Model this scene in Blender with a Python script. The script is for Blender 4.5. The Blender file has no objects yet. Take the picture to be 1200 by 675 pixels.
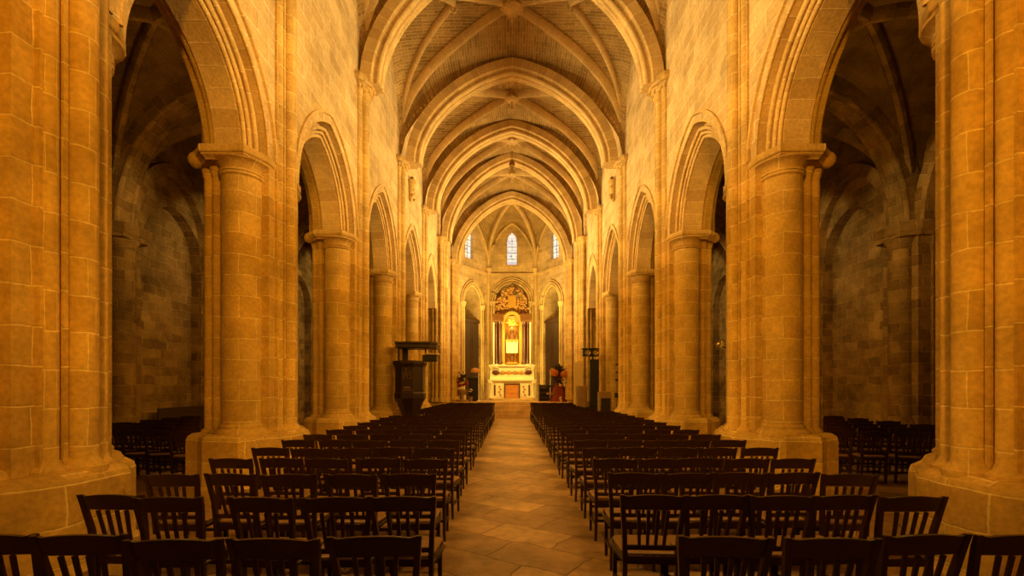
import bpy, math, random
from mathutils import Vector
random.seed(7)
PI = math.pi
sc = bpy.context.scene
COL = sc.collection

# ------------------------------------------------------------------ helpers
class MB:
    def __init__(s, smooth=False, ang=40):
        s.v = []; s.f = []; s.uv = []; s.mi = []; s.smooth = smooth; s.ang = ang; s.m = 0; s.o = Vector((0, 0, 0))
    def face(s, idx, uv=None):
        s.f.append(tuple(idx)); s.uv.append(uv); s.mi.append(s.m)
    def grid(s, P, UV=None, close=False, flip=False):
        n = len(P); m = len(P[0]); b = len(s.v)
        for row in P: s.v.extend([tuple(p) for p in row])
        for i in range(n - 1):
            for j in range(m if close else m - 1):
                k = (j + 1) % m
                q = [b + i * m + j, b + i * m + k, b + (i + 1) * m + k, b + (i + 1) * m + j]
                u = None
                if UV:
                    u = [UV(i, j), UV(i, j + 1), UV(i + 1, j + 1), UV(i + 1, j)]
                if flip: q.reverse(); u = u and u[::-1]
                s.face(q, u)
    def poly(s, pts, flip=False):
        b = len(s.v); s.v.extend([tuple(p) for p in pts]); r = list(range(b, b + len(pts)))
        if flip: r.reverse()
        s.face(r)
    def box(s, x0, x1, y0, y1, z0, z1):
        b = len(s.v)
        s.v += [(x0,y0,z0),(x1,y0,z0),(x1,y1,z0),(x0,y1,z0),(x0,y0,z1),(x1,y0,z1),(x1,y1,z1),(x0,y1,z1)]
        for q in ((0,3,2,1),(4,5,6,7),(0,1,5,4),(1,2,6,5),(2,3,7,6),(3,0,4,7)): s.face([b+i for i in q])
    def bbox(s, x0, x1, y0, y1, z0, z1, c=.01):
        """box with chamfered edges (stack of three rings)"""
        ring = lambda d, z: [(x0+d,y0,z),(x1-d,y0,z),(x1,y0+d,z),(x1,y1-d,z),(x1-d,y1,z),(x0+d,y1,z),(x0,y1-d,z),(x0,y0+d,z)]
        def inset(z): return [(x0+c,y0+c,z),(x1-c,y0+c,z),(x1-c,y0+c,z),(x1-c,y1-c,z),(x1-c,y1-c,z),(x0+c,y1-c,z),(x0+c,y1-c,z),(x0+c,y0+c,z)]
        s.grid([inset(z0), ring(c, z0+c), ring(c, z1-c), inset(z1)], close=True)
        s.poly([(x0+c,y0+c,z1),(x1-c,y0+c,z1),(x1-c,y1-c,z1),(x0+c,y1-c,z1)])
        s.poly([(x0+c,y0+c,z0),(x1-c,y0+c,z0),(x1-c,y1-c,z0),(x0+c,y1-c,z0)], True)
    def bar(s, p0, p1, w, d, w1=None, d1=None, up=(0, 1, 0)):
        """rectangular bar from p0 to p1; d measured along 'up'"""
        p0 = Vector(p0); p1 = Vector(p1); t = (p1 - p0).normalized(); up = Vector(up)
        a = t.cross(up).normalized(); u = a.cross(t).normalized(); w1 = w1 or w; d1 = d1 or d; b = len(s.v)
        for p, ww, dd in ((p0, w, d), (p1, w1, d1)):
            for i, j in ((-1,-1),(1,-1),(1,1),(-1,1)): s.v.append(tuple(p + a*ww/2*i + u*dd/2*j))
        for q in ((0,3,2,1),(4,5,6,7),(0,1,5,4),(1,2,6,5),(2,3,7,6),(3,0,4,7)): s.face([b+i for i in q])
    def lathe(s, prof, cx=0, cy=0, n=20, a0=0, a1=2*PI, cap=True):
        full = abs(a1 - a0 - 2*PI) < 1e-6; m = n if full else n + 1
        P = [[(cx + r*math.cos(a0+(a1-a0)*j/n), cy + r*math.sin(a0+(a1-a0)*j/n), z) for j in range(m)] for r, z in prof]
        L = [0]
        for k in range(1, len(prof)): L.append(L[-1] + math.hypot(prof[k][0]-prof[k-1][0], prof[k][1]-prof[k-1][1]))
        rm = max(p[0] for p in prof)
        s.grid(P, lambda i, j: ((a1-a0)*j/n*rm, prof[0][1]+L[i]), close=full)
        if cap and full:
            if prof[-1][0] > 1e-4: s.poly(P[-1])
            if prof[0][0] > 1e-4: s.poly(P[0], True)
    def tube(s, pts, r, n=8, r1=None):
        pts = [Vector(p) for p in pts]; P = []; L = [0]
        for i, p in enumerate(pts):
            t = (pts[min(i+1, len(pts)-1)] - pts[max(i-1, 0)]).normalized()
            ref = Vector((0, 0, 1)) if abs(t.z) < .9 else Vector((1, 0, 0))
            a = t.cross(ref).normalized(); b = t.cross(a).normalized()
            rr = r if r1 is None else r + (r1-r)*i/(len(pts)-1)
            P.append([p + a*math.cos(2*PI*j/n)*rr + b*math.sin(2*PI*j/n)*rr for j in range(n)])
            if i: L.append(L[-1] + (pts[i]-pts[i-1]).length)
        s.grid(P, lambda i, j: (j*2*PI*r/n, L[i]), close=True, flip=True)
        s.poly(P[0]); s.poly(P[-1], True)
    def sweep(s, path, side, prof, closed=True, cap=True):
        """profile (a,b): a along 'side', b along side x tangent"""
        path = [Vector(p) for p in path]; side = Vector(side).normalized(); P = []; L = [0]; W = [0]
        for i, p in enumerate(path):
            t = (path[min(i+1, len(path)-1)] - path[max(i-1, 0)]).normalized()
            nn = side.cross(t).normalized()
            P.append([p + side*a + nn*b for a, b in prof])
            if i: L.append(L[-1] + (path[i]-path[i-1]).length)
        for k in range(1, len(prof)+1):
            q = prof[k % len(prof)]; r = prof[k-1]; W.append(W[-1] + math.hypot(q[0]-r[0], q[1]-r[1]))
        s.grid(P, lambda i, j: (W[j]+.17, L[i]+.11), close=closed)
        if cap and closed: s.poly(P[0], True); s.poly(P[-1])
    def prism(s, pts2, z0, z1, top=True, bot=True):
        P = [[(x, y, z) for x, y in pts2] for z in (z0, z1)]
        s.grid(P, close=True)
        if top: s.poly(P[1])
        if bot: s.poly(P[0], True)
    def stack(s, pts2, layers):
        """polygon offset outward per layer (off, z)"""
        n = len(pts2); ar = sum(pts2[i][0]*pts2[(i+1)%n][1]-pts2[(i+1)%n][0]*pts2[i][1] for i in range(n))
        if ar < 0: pts2 = pts2[::-1]
        P = []
        for off, z in layers:
            row = []
            for i in range(n):
                a = Vector(pts2[i-1]); b = Vector(pts2[i]); c = Vector(pts2[(i+1) % n])
                e1 = (b-a).normalized(); e2 = (c-b).normalized()
                n1 = Vector((e1.y, -e1.x)); n2 = Vector((e2.y, -e2.x)); m = (n1+n2)
                m = m / max(.35, m.length_squared) * 2 if m.length > 1e-6 else n1
                q = b + m*off; row.append((q.x, q.y, z))
            P.append(row)
        s.grid(P, close=True); s.poly(P[-1]); s.poly(P[0], True)
    def ball(s, c, r, n=10, sq=(1, 1, 1)):
        P = []
        for i in range(n+1):
            th = PI*i/n - PI/2
            P.append([(c[0]+sq[0]*r*math.cos(th)*math.cos(2*PI*j/(n+2)), c[1]+sq[1]*r*math.cos(th)*math.sin(2*PI*j/(n+2)), c[2]+sq[2]*r*math.sin(th)) for j in range(n+2)])
        s.grid(P, close=True)
    def mesh(s, name, mats):
        me = bpy.data.meshes.new(name); me.from_pydata(s.v, [], s.f)
        uvl = me.uv_layers.new(name='UVMap'); d = uvl.data
        me.update()
        for p, u in zip(me.polygons, s.uv):
            if u:
                for li, q in zip(p.loop_indices, u): d[li].uv = q
            else:
                n = p.normal; ax = max(range(3), key=lambda k: abs(n[k]))
                for li, vi in zip(p.loop_indices, p.vertices):
                    v = me.vertices[vi].co
                    d[li].uv = (v.y, v.z) if ax == 0 else (v.x, v.z) if ax == 1 else (v.x, v.y)
        for m in (mats if isinstance(mats, (list, tuple)) else [mats]): me.materials.append(m)
        me.polygons.foreach_set('material_index', s.mi)
        if s.smooth:
            me.polygons.foreach_set('use_smooth', [True]*len(me.polygons)); me.set_sharp_from_angle(angle=math.radians(s.ang))
        return me
    def build(s, name, mats, parent=None, loc=None):
        o = bpy.data.objects.new(name, s.mesh(name, mats)); COL.objects.link(o)
        if parent: o.parent = parent
        if loc: o.location = loc
        return o

def thing(name, label, cat, loc=(0, 0, 0), rz=0, group=None):
    o = bpy.data.objects.new(name, None); COL.objects.link(o); o.location = loc; o.rotation_euler = (0, 0, rz)
    o.empty_display_size = .2
    return tag(o, label, cat, group)
def tag(o, label, cat, group=None):
    o['label'] = label; o['category'] = cat
    if group: o['group'] = group
    return o
def struct(name, mb, mats):
    o = mb.build(name, mats); o['kind'] = 'structure'; return o
def lab(o, t): o['label'] = t; return o

# ------------------------------------------------------------------ materials
def newmat(name):
    m = bpy.data.materials.new(name); m.use_nodes = True
    return m, m.node_tree.nodes, m.node_tree.links, m.node_tree.nodes['Principled BSDF']
def plain(name, col, rough=.6, metal=0, emis=None, es=0, var=.15, scale=12, bump=.0, spec=.5):
    m, N, L, b = newmat(name)
    tc = N.new('ShaderNodeTexCoord'); no = N.new('ShaderNodeTexNoise'); no.inputs['Scale'].default_value = scale; no.inputs['Detail'].default_value = 4
    L.new(tc.outputs['Object'], no.inputs['Vector'])
    mx = N.new('ShaderNodeMix'); mx.data_type = 'RGBA'
    mx.inputs[6].default_value = (*[c*(1-var) for c in col], 1); mx.inputs[7].default_value = (*[min(1, c*(1+var)) for c in col], 1)
    L.new(no.outputs['Fac'], mx.inputs[0]); L.new(mx.outputs[2], b.inputs['Base Color'])
    b.inputs['Roughness'].default_value = rough; b.inputs['Metallic'].default_value = metal
    b.inputs['Specular IOR Level'].default_value = spec
    if bump:
        bp = N.new('ShaderNodeBump'); bp.inputs['Strength'].default_value = bump; bp.inputs['Distance'].default_value = .01
        L.new(no.outputs['Fac'], bp.inputs['Height']); L.new(bp.outputs[0], b.inputs['Normal'])
    if emis:
        b.inputs['Emission Color'].default_value = (*emis, 1); b.inputs['Emission Strength'].default_value = es
    return m
def stone(name, c1, c2, mortar, bw=.62, rh=.29, ms=.008, rot=0, dist=.012, bump=.5, rough=.85, stain=.35, off=.5, spec=.2, bias=0, grain=26):
    m, N, L, b = newmat(name)
    tc = N.new('ShaderNodeTexCoord'); mp = N.new('ShaderNodeMapping'); mp.inputs['Rotation'].default_value = (0, 0, rot)
    L.new(tc.outputs['UV'], mp.inputs['Vector'])
    nd = N.new('ShaderNodeTexNoise'); nd.inputs['Scale'].default_value = 2.2; nd.inputs['Detail'].default_value = 4; L.new(tc.outputs['Object'], nd.inputs['Vector'])
    sb = N.new('ShaderNodeVectorMath'); sb.operation = 'SUBTRACT'; sb.inputs[1].default_value = (.5, .5, .5); L.new(nd.outputs['Color'], sb.inputs[0])
    sl = N.new('ShaderNodeVectorMath'); sl.operation = 'SCALE'; sl.inputs['Scale'].default_value = dist*6; L.new(sb.outputs[0], sl.inputs[0])
    ad = N.new('ShaderNodeVectorMath'); ad.operation = 'ADD'; L.new(mp.outputs[0], ad.inputs[0]); L.new(sl.outputs[0], ad.inputs[1])
    br = N.new('ShaderNodeTexBrick'); br.offset = off
    br.inputs['Scale'].default_value = 1; br.inputs['Brick Width'].default_value = bw; br.inputs['Row Height'].default_value = rh
    br.inputs['Mortar Size'].default_value = ms; br.inputs['Mortar Smooth'].default_value = .6; br.inputs['Bias'].default_value = bias
    br.inputs['Color1'].default_value = (*c1, 1); br.inputs['Color2'].default_value = (*c2, 1); br.inputs['Mortar'].default_value = (*mortar, 1)
    L.new(ad.outputs[0], br.inputs['Vector'])
    n2 = N.new('ShaderNodeTexNoise'); n2.inputs['Scale'].default_value = 1.3; n2.inputs['Detail'].default_value = 8; n2.inputs['Roughness'].default_value = .68
    L.new(tc.outputs['Object'], n2.inputs['Vector'])
    rp = N.new('ShaderNodeMapRange'); rp.inputs[1].default_value = .35; rp.inputs[2].default_value = .65; rp.inputs[3].default_value = 1-stain; rp.inputs[4].default_value = 1+stain*.35
    L.new(n2.outputs['Fac'], rp.inputs[0])
    n3 = N.new('ShaderNodeTexNoise'); n3.inputs['Scale'].default_value = grain; n3.inputs['Detail'].default_value = 5; L.new(tc.outputs['Object'], n3.inputs['Vector'])
    r3 = N.new('ShaderNodeMapRange'); r3.inputs[1].default_value = .3; r3.inputs[2].default_value = .7; r3.inputs[3].default_value = .82; r3.inputs[4].default_value = 1.1
    L.new(n3.outputs['Fac'], r3.inputs[0])
    mu = N.new('ShaderNodeMath'); mu.operation = 'MULTIPLY'; L.new(rp.outputs[0], mu.inputs[0]); L.new(r3.outputs[0], mu.inputs[1])
    vm = N.new('ShaderNodeVectorMath'); vm.operation = 'SCALE'; L.new(br.outputs['Color'], vm.inputs[0]); L.new(mu.outputs[0], vm.inputs['Scale'])
    L.new(vm.outputs[0], b.inputs['Base Color'])
    b.inputs['Roughness'].default_value = rough; b.inputs['Specular IOR Level'].default_value = spec
    h = N.new('ShaderNodeMath'); h.operation = 'MULTIPLY_ADD'; h.inputs[1].default_value = -1.2; L.new(br.outputs['Fac'], h.inputs[0]); L.new(n3.outputs['Fac'], h.inputs[2])
    bp = N.new('ShaderNodeBump'); bp.inputs['Strength'].default_value = bump; bp.inputs['Distance'].default_value = .012
    L.new(h.outputs[0], bp.inputs['Height']); L.new(bp.outputs[0], b.inputs['Normal'])
    return m

S1 = (.66, .44, .145); S2 = (.53, .33, .095); SM = (.84, .65, .33)
M = {}
M['stone'] = stone('limestone_blocks', S1, S2, SM)
M['wall'] = stone('wall_limestone', (.72, .53, .28), (.58, .40, .18), (.92, .78, .52), bw=.55, rh=.27, ms=.011, stain=.35, bump=.8)
M['rib'] = stone('rib_stone', (.74, .53, .24), (.66, .46, .19), (.80, .61, .32), bw=5, rh=.42, ms=.008, stain=.25)
M['arch'] = stone('arch_voussoirs', (.68, .47, .19), (.54, .35, .13), (.82, .63, .32), bw=3, rh=.24, ms=.008, stain=.25)
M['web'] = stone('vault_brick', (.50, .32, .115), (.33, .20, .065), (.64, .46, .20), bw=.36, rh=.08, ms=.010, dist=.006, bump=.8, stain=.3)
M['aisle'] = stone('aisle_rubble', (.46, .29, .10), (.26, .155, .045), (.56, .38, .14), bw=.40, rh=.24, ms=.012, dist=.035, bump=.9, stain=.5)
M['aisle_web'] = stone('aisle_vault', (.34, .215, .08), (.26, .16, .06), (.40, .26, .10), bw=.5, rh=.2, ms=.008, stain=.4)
M['floor'] = stone('floor_slabs', (.66, .41, .17), (.36, .205, .085), (.20, .11, .045), bw=.86, rh=.5, ms=.010, rot=math.radians(33), dist=.03, bump=.6, rough=.42, stain=.45, spec=.45, grain=9)
M['step'] = stone('step_stone', (.66, .44, .2), (.52, .35, .16), (.4, .26, .12), bw=1.2, rh=.6, ms=.006, rough=.6)
M['chair'] = plain('dark_stained_wood', (.034, .0125, .006), .33, var=.4, scale=9, spec=.45)
M['seat'] = plain('worn_plywood_seat', (.29, .16, .06), .4, var=.25, scale=7)
M['bench'] = plain('bench_wood', (.05, .022, .01), .5, var=.4)
M['pulpit'] = plain('pulpit_black_oak', (.022, .009, .005), .4, var=.4)
M['pulpit_trim'] = plain('pulpit_carved_trim', (.16, .085, .035), .45, var=.3)
M['black'] = plain('black_plastic', (.008, .007, .007), .45)
M['marble'] = plain('cream_marble', (.82, .74, .52), .35, var=.08, scale=5)
M['redmarble'] = plain('red_marble', (.10, .035, .022), .3, var=.6, scale=8)
M['gold'] = plain('gilding', (.90, .58, .14), .32, .75, var=.2, scale=20, bump=.6)
M['goldstone'] = plain('carved_gilt_stone', (.50, .26, .07), .55, .1, var=.4, scale=9, bump=1)
M['bronze'] = plain('dark_bronze', (.19, .085, .025), .4, .5, var=.4, scale=18)
M['oak'] = plain('honey_oak_panel', (.55, .22, .05), .45, var=.3, scale=4)
M['linen'] = plain('white_linen', (.9, .85, .7), .7, var=.03)
M['red'] = plain('red_blooms', (.30, .02, .01), .7, var=.4, scale=14)
M['orange'] = plain('orange_blooms', (.45, .12, .008), .7, var=.3, scale=14)
M['white'] = plain('white_blooms', (.6, .5, .33), .7, var=.1)
M['leaf'] = plain('dark_foliage', (.05, .045, .012), .6, var=.5, scale=14)
M['brown'] = plain('brown_fabric', (.24, .14, .055), .7, var=.3)
M['reddrape'] = plain('crimson_drape', (.16, .015, .01), .75, var=.3)
M['pale'] = plain('pale_board', (.66, .50, .26), .6, var=.08)
M['brass'] = plain('brass', (.75, .5, .18), .3, .9, var=.1)
M['chrome'] = plain('chrome', (.7, .7, .68), .2, 1)
M['glow'] = plain('lamp_lens', (.9, .85, .7), .3, 0, (1, .8, .45), 1)
M['shade'] = plain('amber_lamp_shade', (.55, .25, .03), .5, 0, (1, .5, .08), .04)
M['candle'] = plain('candle_wax', (.9, .82, .6), .5)

def glass_mat():
    m, N, L, b = newmat('stained_glass')
    tc = N.new('ShaderNodeTexCoord'); vo = N.new('ShaderNodeTexVoronoi'); vo.inputs['Scale'].default_value = 9
    L.new(tc.outputs['UV'], vo.inputs['Vector'])
    cr = N.new('ShaderNodeValToRGB'); e = cr.color_ramp.elements; e[0].position = 0; e[0].color = (.95, .97, 1, 1); e[1].position = 1; e[1].color = (.25, .38, .75, 1)
    e2 = cr.color_ramp.elements.new(.62); e2.color = (.85, .92, 1, 1)
    L.new(vo.outputs['Color'], cr.inputs[0])
    br = N.new('ShaderNodeTexBrick'); br.offset = 0; br.inputs['Scale'].default_value = 1; br.inputs['Brick Width'].default_value = .13; br.inputs['Row Height'].default_value = .2
    br.inputs['Mortar Size'].default_value = .009; br.inputs['Color1'].default_value = br.inputs['Color2'].default_value = (1, 1, 1, 1); br.inputs['Mortar'].default_value = (.25, .3, .4, 1)
    L.new(tc.outputs['UV'], br.inputs['Vector'])
    mx = N.new('ShaderNodeMix'); mx.data_type = 'RGBA'; mx.blend_type = 'MULTIPLY'; mx.inputs[0].default_value = 1
    L.new(cr.outputs[0], mx.inputs[6]); L.new(br.outputs[0], mx.inputs[7])
    L.new(mx.outputs[2], b.inputs['Emission Color']); b.inputs['Emission Strength'].default_value = .62
    L.new(mx.outputs[2], b.inputs['Base Color']); b.inputs['Roughness'].default_value = .2
    return m
M['glass'] = glass_mat()

# ------------------------------------------------------------------ plan
WU = 3.48            # nave wall face, distance from the axis
AU = 4.38            # aisle face of that wall
OU = 9.3             # outer wall of the aisle
PY = {-1: [-.1, 3.65, 7.05, 10.65, 14.3, 18.1, 21.9, 25.6], 1: [-.1, 3.43, 7.05, 10.65, 14.3, 18.1, 21.9, 25.6]}
CAPZ = [4.8, 4.8, 4.88, 4.96, 5.07, 5.22, 5.3, 5.3]
VZ = 8.6             # vault springing
ORD = ['', 'nearest', 'second', 'third', 'fourth', 'fifth', 'sixth', 'seventh']
SIDE = {-1: 'left', 1: 'right'}

def garch(t, k=.33):
    t = min(1, abs(t)); return (1-k)*math.sqrt(max(0, 1-t*t)) + k*(1-t)
def pointed(h, c, d, n=20):
    """pointed arch about y=0: list of (y, z) from -h-d to h+d, springing at z=0"""
    r = h + c + d; am = math.acos(c/r); out = []
    for i in range(n+1):
        a = am*i/n; out.append((-(r*math.cos(a)-c), r*math.sin(a)))
    return out + [(-y, z) for y, z in out[-2::-1]]
def arcz(y, h, c, d):
    r = h + c + d; q = r*r - (abs(y)+c)**2
    return math.sqrt(q) if q > 0 else 0

# ------------------------------------------------------------------ floor
mb = MB(); mb.box(-OU-.4, OU+.4, -5, 31, -.2, 0); struct('floor', mb, M['floor'])

# ------------------------------------------------------------------ nave walls with arcade openings
HC = [.42, .42, .45, .62, .72, .75]   # pointedness per bay
def nave_wall(s):
    mb = MB(); Y = PY[s]; TOP = 13.4
    def strip(u, flip):
        ys = [-4.5]; zs = [0.0]; P = []
        def col(y, z): P.append((y, z))
        col(-4.5, 0); col(Y[0]+.45-1.5, 0); 
        for i in range(0, 5):
            y0 = Y[i]; y1 = Y[i+1]; mid = (y0+y1)/2; hh = (y1-y0)/2-.45
            n = 28
            for j in range(n+1):
                y = mid-hh + 2*hh*j/n
                zs_ = CAPZ[i] + (CAPZ[i+1]-CAPZ[i])*(y-y0)/(y1-y0)
                col(y, zs_ + arcz(y-mid, hh, HC[i], 0))
        col(Y[5]+.45, CAPZ[5]); col(Y[5]+.45, 0) 
        return P
    def wallface(u, flip):
        P = strip(u, flip)
        # upper part
        X = s*u
        g0 = [(X, y, max(z, 4.0)) for y, z in P]
        rows = [g0]
        for f in (.25, .5, .75, 1): rows.append([(X, p[1], p[2]+(TOP-p[2])*f) for p in g0])
        mb.grid(rows, None, flip=flip)
        mb.v
    wallface(WU, s > 0); wallface(AU, s < 0)
    # solid parts under the arches at piers carry the pier cores; west end and the sanctuary wall are solid
    mb.box(min(s*WU, s*AU), max(s*WU, s*AU), -4.5, Y[0]+.45, 0, 4.8)
    a, b = s*(WU-.12), s*AU
    # last arcade bay 5-6 and solid bay 6-7
    i = 5; y0, y1 = Y[5], Y[6]; mid = (y0+y1)/2; hh = (y1-y0)/2-.5
    for u, fl in ((WU, s > 0), (AU, s < 0)):
        row = []
        for j in range(29):
            y = mid-hh+2*hh*j/28; row.append((s*u, y, 5.3+arcz(y-mid, hh, HC[5], 0)))
        row = [(s*u, Y[5]+.3, 5.2)] + row + [(s*u, Y[6]-.4, 5.3)]
        mb.grid([row, [(p[0], p[1], TOP) for p in row]], flip=fl)
    mb.box(min(a, b), max(a, b), Y[6]-.45, 25.7, 0, TOP)
    mb.box(s*WU if s > 0 else -AU, AU if s > 0 else -WU, 25.6, 25.9, 0, TOP)
    return struct('wall_%s_nave' % SIDE[s], mb, M['wall'])
for s in (-1, 1): nave_wall(s)

# ------------------------------------------------------------------ piers
def pier(s, k, du=0.0):
    y0 = PY[s][k]; cz = CAPZ[k]
    root = thing('stone_pier', '', 'pier', (s*3.9, y0, 0))
    U = lambda u: s*u - s*3.9         # local x
    near = k in (1, 2)
    NS = 24
    # plinth
    mb = MB()
    pl = [(3.22, -.30), (3.36, -.52), (3.46, -.62), (3.50, -.80), (3.66, -.90), (4.14, -.90), (4.28, -.78), (4.50, -.70), (4.56, -.6), (4.56, .6), (4.50, .70), (4.28, .78), (4.14, .90), (3.66, .90), (3.50, .80), (3.46, .62), (3.36, .52), (3.22, .30)]
    fv = .8 if k == 1 else 1
    pl = [(U(u), v*(fv if v > .25 else 1)) for u, v in pl]; pz = .95
    mb.stack(pl, [(.05, 0), (.05, .22), (.0, .27), (0, pz-.09), (-.015, pz-.04), (-.07, pz)])
    mb.build('plinth', M['stone'], root)
    # core
    mb = MB(); x0, x1 = sorted((U(WU+.003), U(AU))); mb.box(x0, x1, -.448, .36 if k == 1 else .448, .85, cz)
    mb.build('pier_core', M['stone'], root)
    for v, nm in ((-.47, 'near'), (.36 if k == 1 else .47, 'far')):
        mb = MB(True); r = .265
        mb.lathe([(r+.10, pz-.08), (r+.10, pz), (r+.07, pz+.05), (r+.03, pz+.07), (r+.03, pz+.1), (r, pz+.13), (r, cz-.36), (r+.03, cz-.34), (r+.03, cz-.31), (r, cz-.30)], U(3.85), v, NS)
        mb.build('engaged_column', M['stone'], root)
        for uu, vv, rr in ((4.20, v*1.02, .065), (4.36, v*.86, .068)):
            mb = MB(True); mb.lathe([(rr+.04, pz-.08), (rr+.04, pz+.02), (rr, pz+.06), (rr, cz-.3), (rr+.02, cz-.27)], U(uu), vv, 12)
            mb.build('colonnette', M['stone'], root)
    # arcade capital
    mb = MB(True, 30)
    for v in (-.47, .36 if k == 1 else .47):
        mb.lathe([(.265, cz-.31), (.30, cz-.30), (.30, cz-.275), (.27, cz-.265), (.28, cz-.22), (.32, cz-.17), (.37, cz-.15), (.38, cz-.13)], U(3.85), v, NS)
        for uu, vv in ((4.20, v*1.02), (4.36, v*.86)): mb.lathe([(.07, cz-.3), (.09, cz-.22), (.13, cz-.11)], U(uu), vv, 12)
        mb.ball((U(4.43), v*1.25, cz-.1), .10, 8, (1, 1, 1.1))
    cap = mb.build('capital', M['stone'], root)
    ab = [(3.46, -.5), (3.62, -.84), (4.23, -.84), (4.33, -.72), (4.46, -.62), (4.46, .62), (4.33, .72), (4.23, .84), (3.62, .84), (3.46, .5)]
    mb = MB(); mb.stack([(U(u), v*(fv if v > 0 else 1)) for u, v in ab], [(-.09, cz-.17), (-.075, cz-.15), (-.03, cz-.12), (-.03, cz-.105), (-.01, cz-.095), (0, cz-.08), (0, cz)])
    mb.build('abacus', M['stone'], cap)
    # vault shafts on the nave face
    mb = MB(); x0, x1 = sorted((U(3.445), U(WU+.1))); mb.box(x0, x1, -.29, .29, .85, VZ-.1)
    for v in (-.125, .125): mb.box(*sorted((U(3.41), U(WU+.1))), v-.02, v+.02, .85, VZ-.1)
    mb.build('pilaster', M['stone'], root)
    for u, v, r in ((3.40, 0, .10), (3.46, -.21, .06), (3.46, .21, .06)):
        mb = MB(True)
        mb.lathe([(r+.06, pz-.08), (r+.06, pz+.02), (r+.02, pz+.05), (r, pz+.1), (r, VZ-.42), (r+.02, VZ-.41), (r+.02, VZ-.38), (r, VZ-.37)], U(u), v, 16)
        mb.build('vault_shaft', M['stone'], root)
    mb = MB(True, 30)
    for u, v, r in ((3.40, 0, .10), (3.46, -.21, .06), (3.46, .21, .06)):
        mb.lathe([(r, VZ-.38), (r+.015, VZ-.3), (r+.03, VZ-.22), (r+.08, VZ-.14), (r+.085, VZ-.1)], U(u), v, 16)
        for q in range(4):
            a = PI/2 + (q-1.5)*.8 if s > 0 else -PI/2 + (q-1.5)*.8
            a += PI/2
            mb.ball((U(u)+(r+.04)*math.cos(a), v+(r+.04)*math.sin(a), VZ-.2), .035, 6, (1, 1, 1.6))
    vc = mb.build('vault_capital', M['stone'], root)
    mb = MB(); mb.stack([(U(u), v) for u, v in ((3.5, -.48), (3.36, -.48), (3.25, -.28), (3.16, -.14), (3.16, .14), (3.25, .28), (3.36, .48), (3.5, .48))], [(-.05, VZ-.13), (0, VZ-.08), (0, VZ)])
    mb.build('abacus', M['stone'], vc)
    return root
PIERS = {}
for s in (-1, 1):
    for k in range(1, 6):
        p = pier(s, k); PIERS[s, k] = p
        word = {1: 'nearest the camera', 2: 'second from the camera', 3: 'third from the camera', 4: 'fourth from the camera', 5: 'fifth from the camera'}[k]
        tag(p, 'clustered limestone pier on the %s of the nave, %s' % (SIDE[s], word), 'pier', 'clustered piers along the nave')

# sanctuary piers: bundles of slender shafts
def choir_pier(s, y0, top, u0, label, cx):
    root = thing('shafted_pier', label, 'pier', (s*u0, y0, 0), 0, 'slender shafted piers by the sanctuary')
    mb = MB(); mb.stack([(-s*.12, -.5), (-s*.12, .5), (s*.45, .5), (s*.45, -.5)], [(.06, 0), (.06, .9), (0, 1.0), (0, top)]); mb.build('pier_core', M['stone'], root)
    for dx, v, r in ((-.16, 0, .11), (-.1, -.27, .08), (-.1, .27, .08), (.0, -.52, .09), (.2, -.54, .08), (.36, -.5, .07)):
        mb = MB(True); mb.lathe([(r+.07, .95), (r+.07, 1.05), (r, 1.15), (r, top-.35), (r+.03, top-.33), (r+.03, top-.3), (r+.01, top-.28), (r+.09, top-.1), (r+.09, top)], s*dx, v, 14)
        mb.build('vault_shaft', M['stone'], root)
    mb = MB(); mb.stack([(-s*.3, -.35), (-s*.3, .35), (-s*.15, .6), (s*.45, .62), (s*.45, -.62), (-s*.15, -.6)], [(-.03, top-.12), (0, top-.06), (0, top+.02)])
    mb.build('capital', M['stone'], root)
for s in (-1, 1):
    choir_pier(s, 21.9, VZ, 3.3, 'bundle of slender stone shafts on the %s before the sanctuary steps' % SIDE[s], 0)
    choir_pier(s, 25.6, VZ, 3.22, 'slender stone shafts on the %s carrying the sanctuary arch' % SIDE[s], 0)

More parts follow.
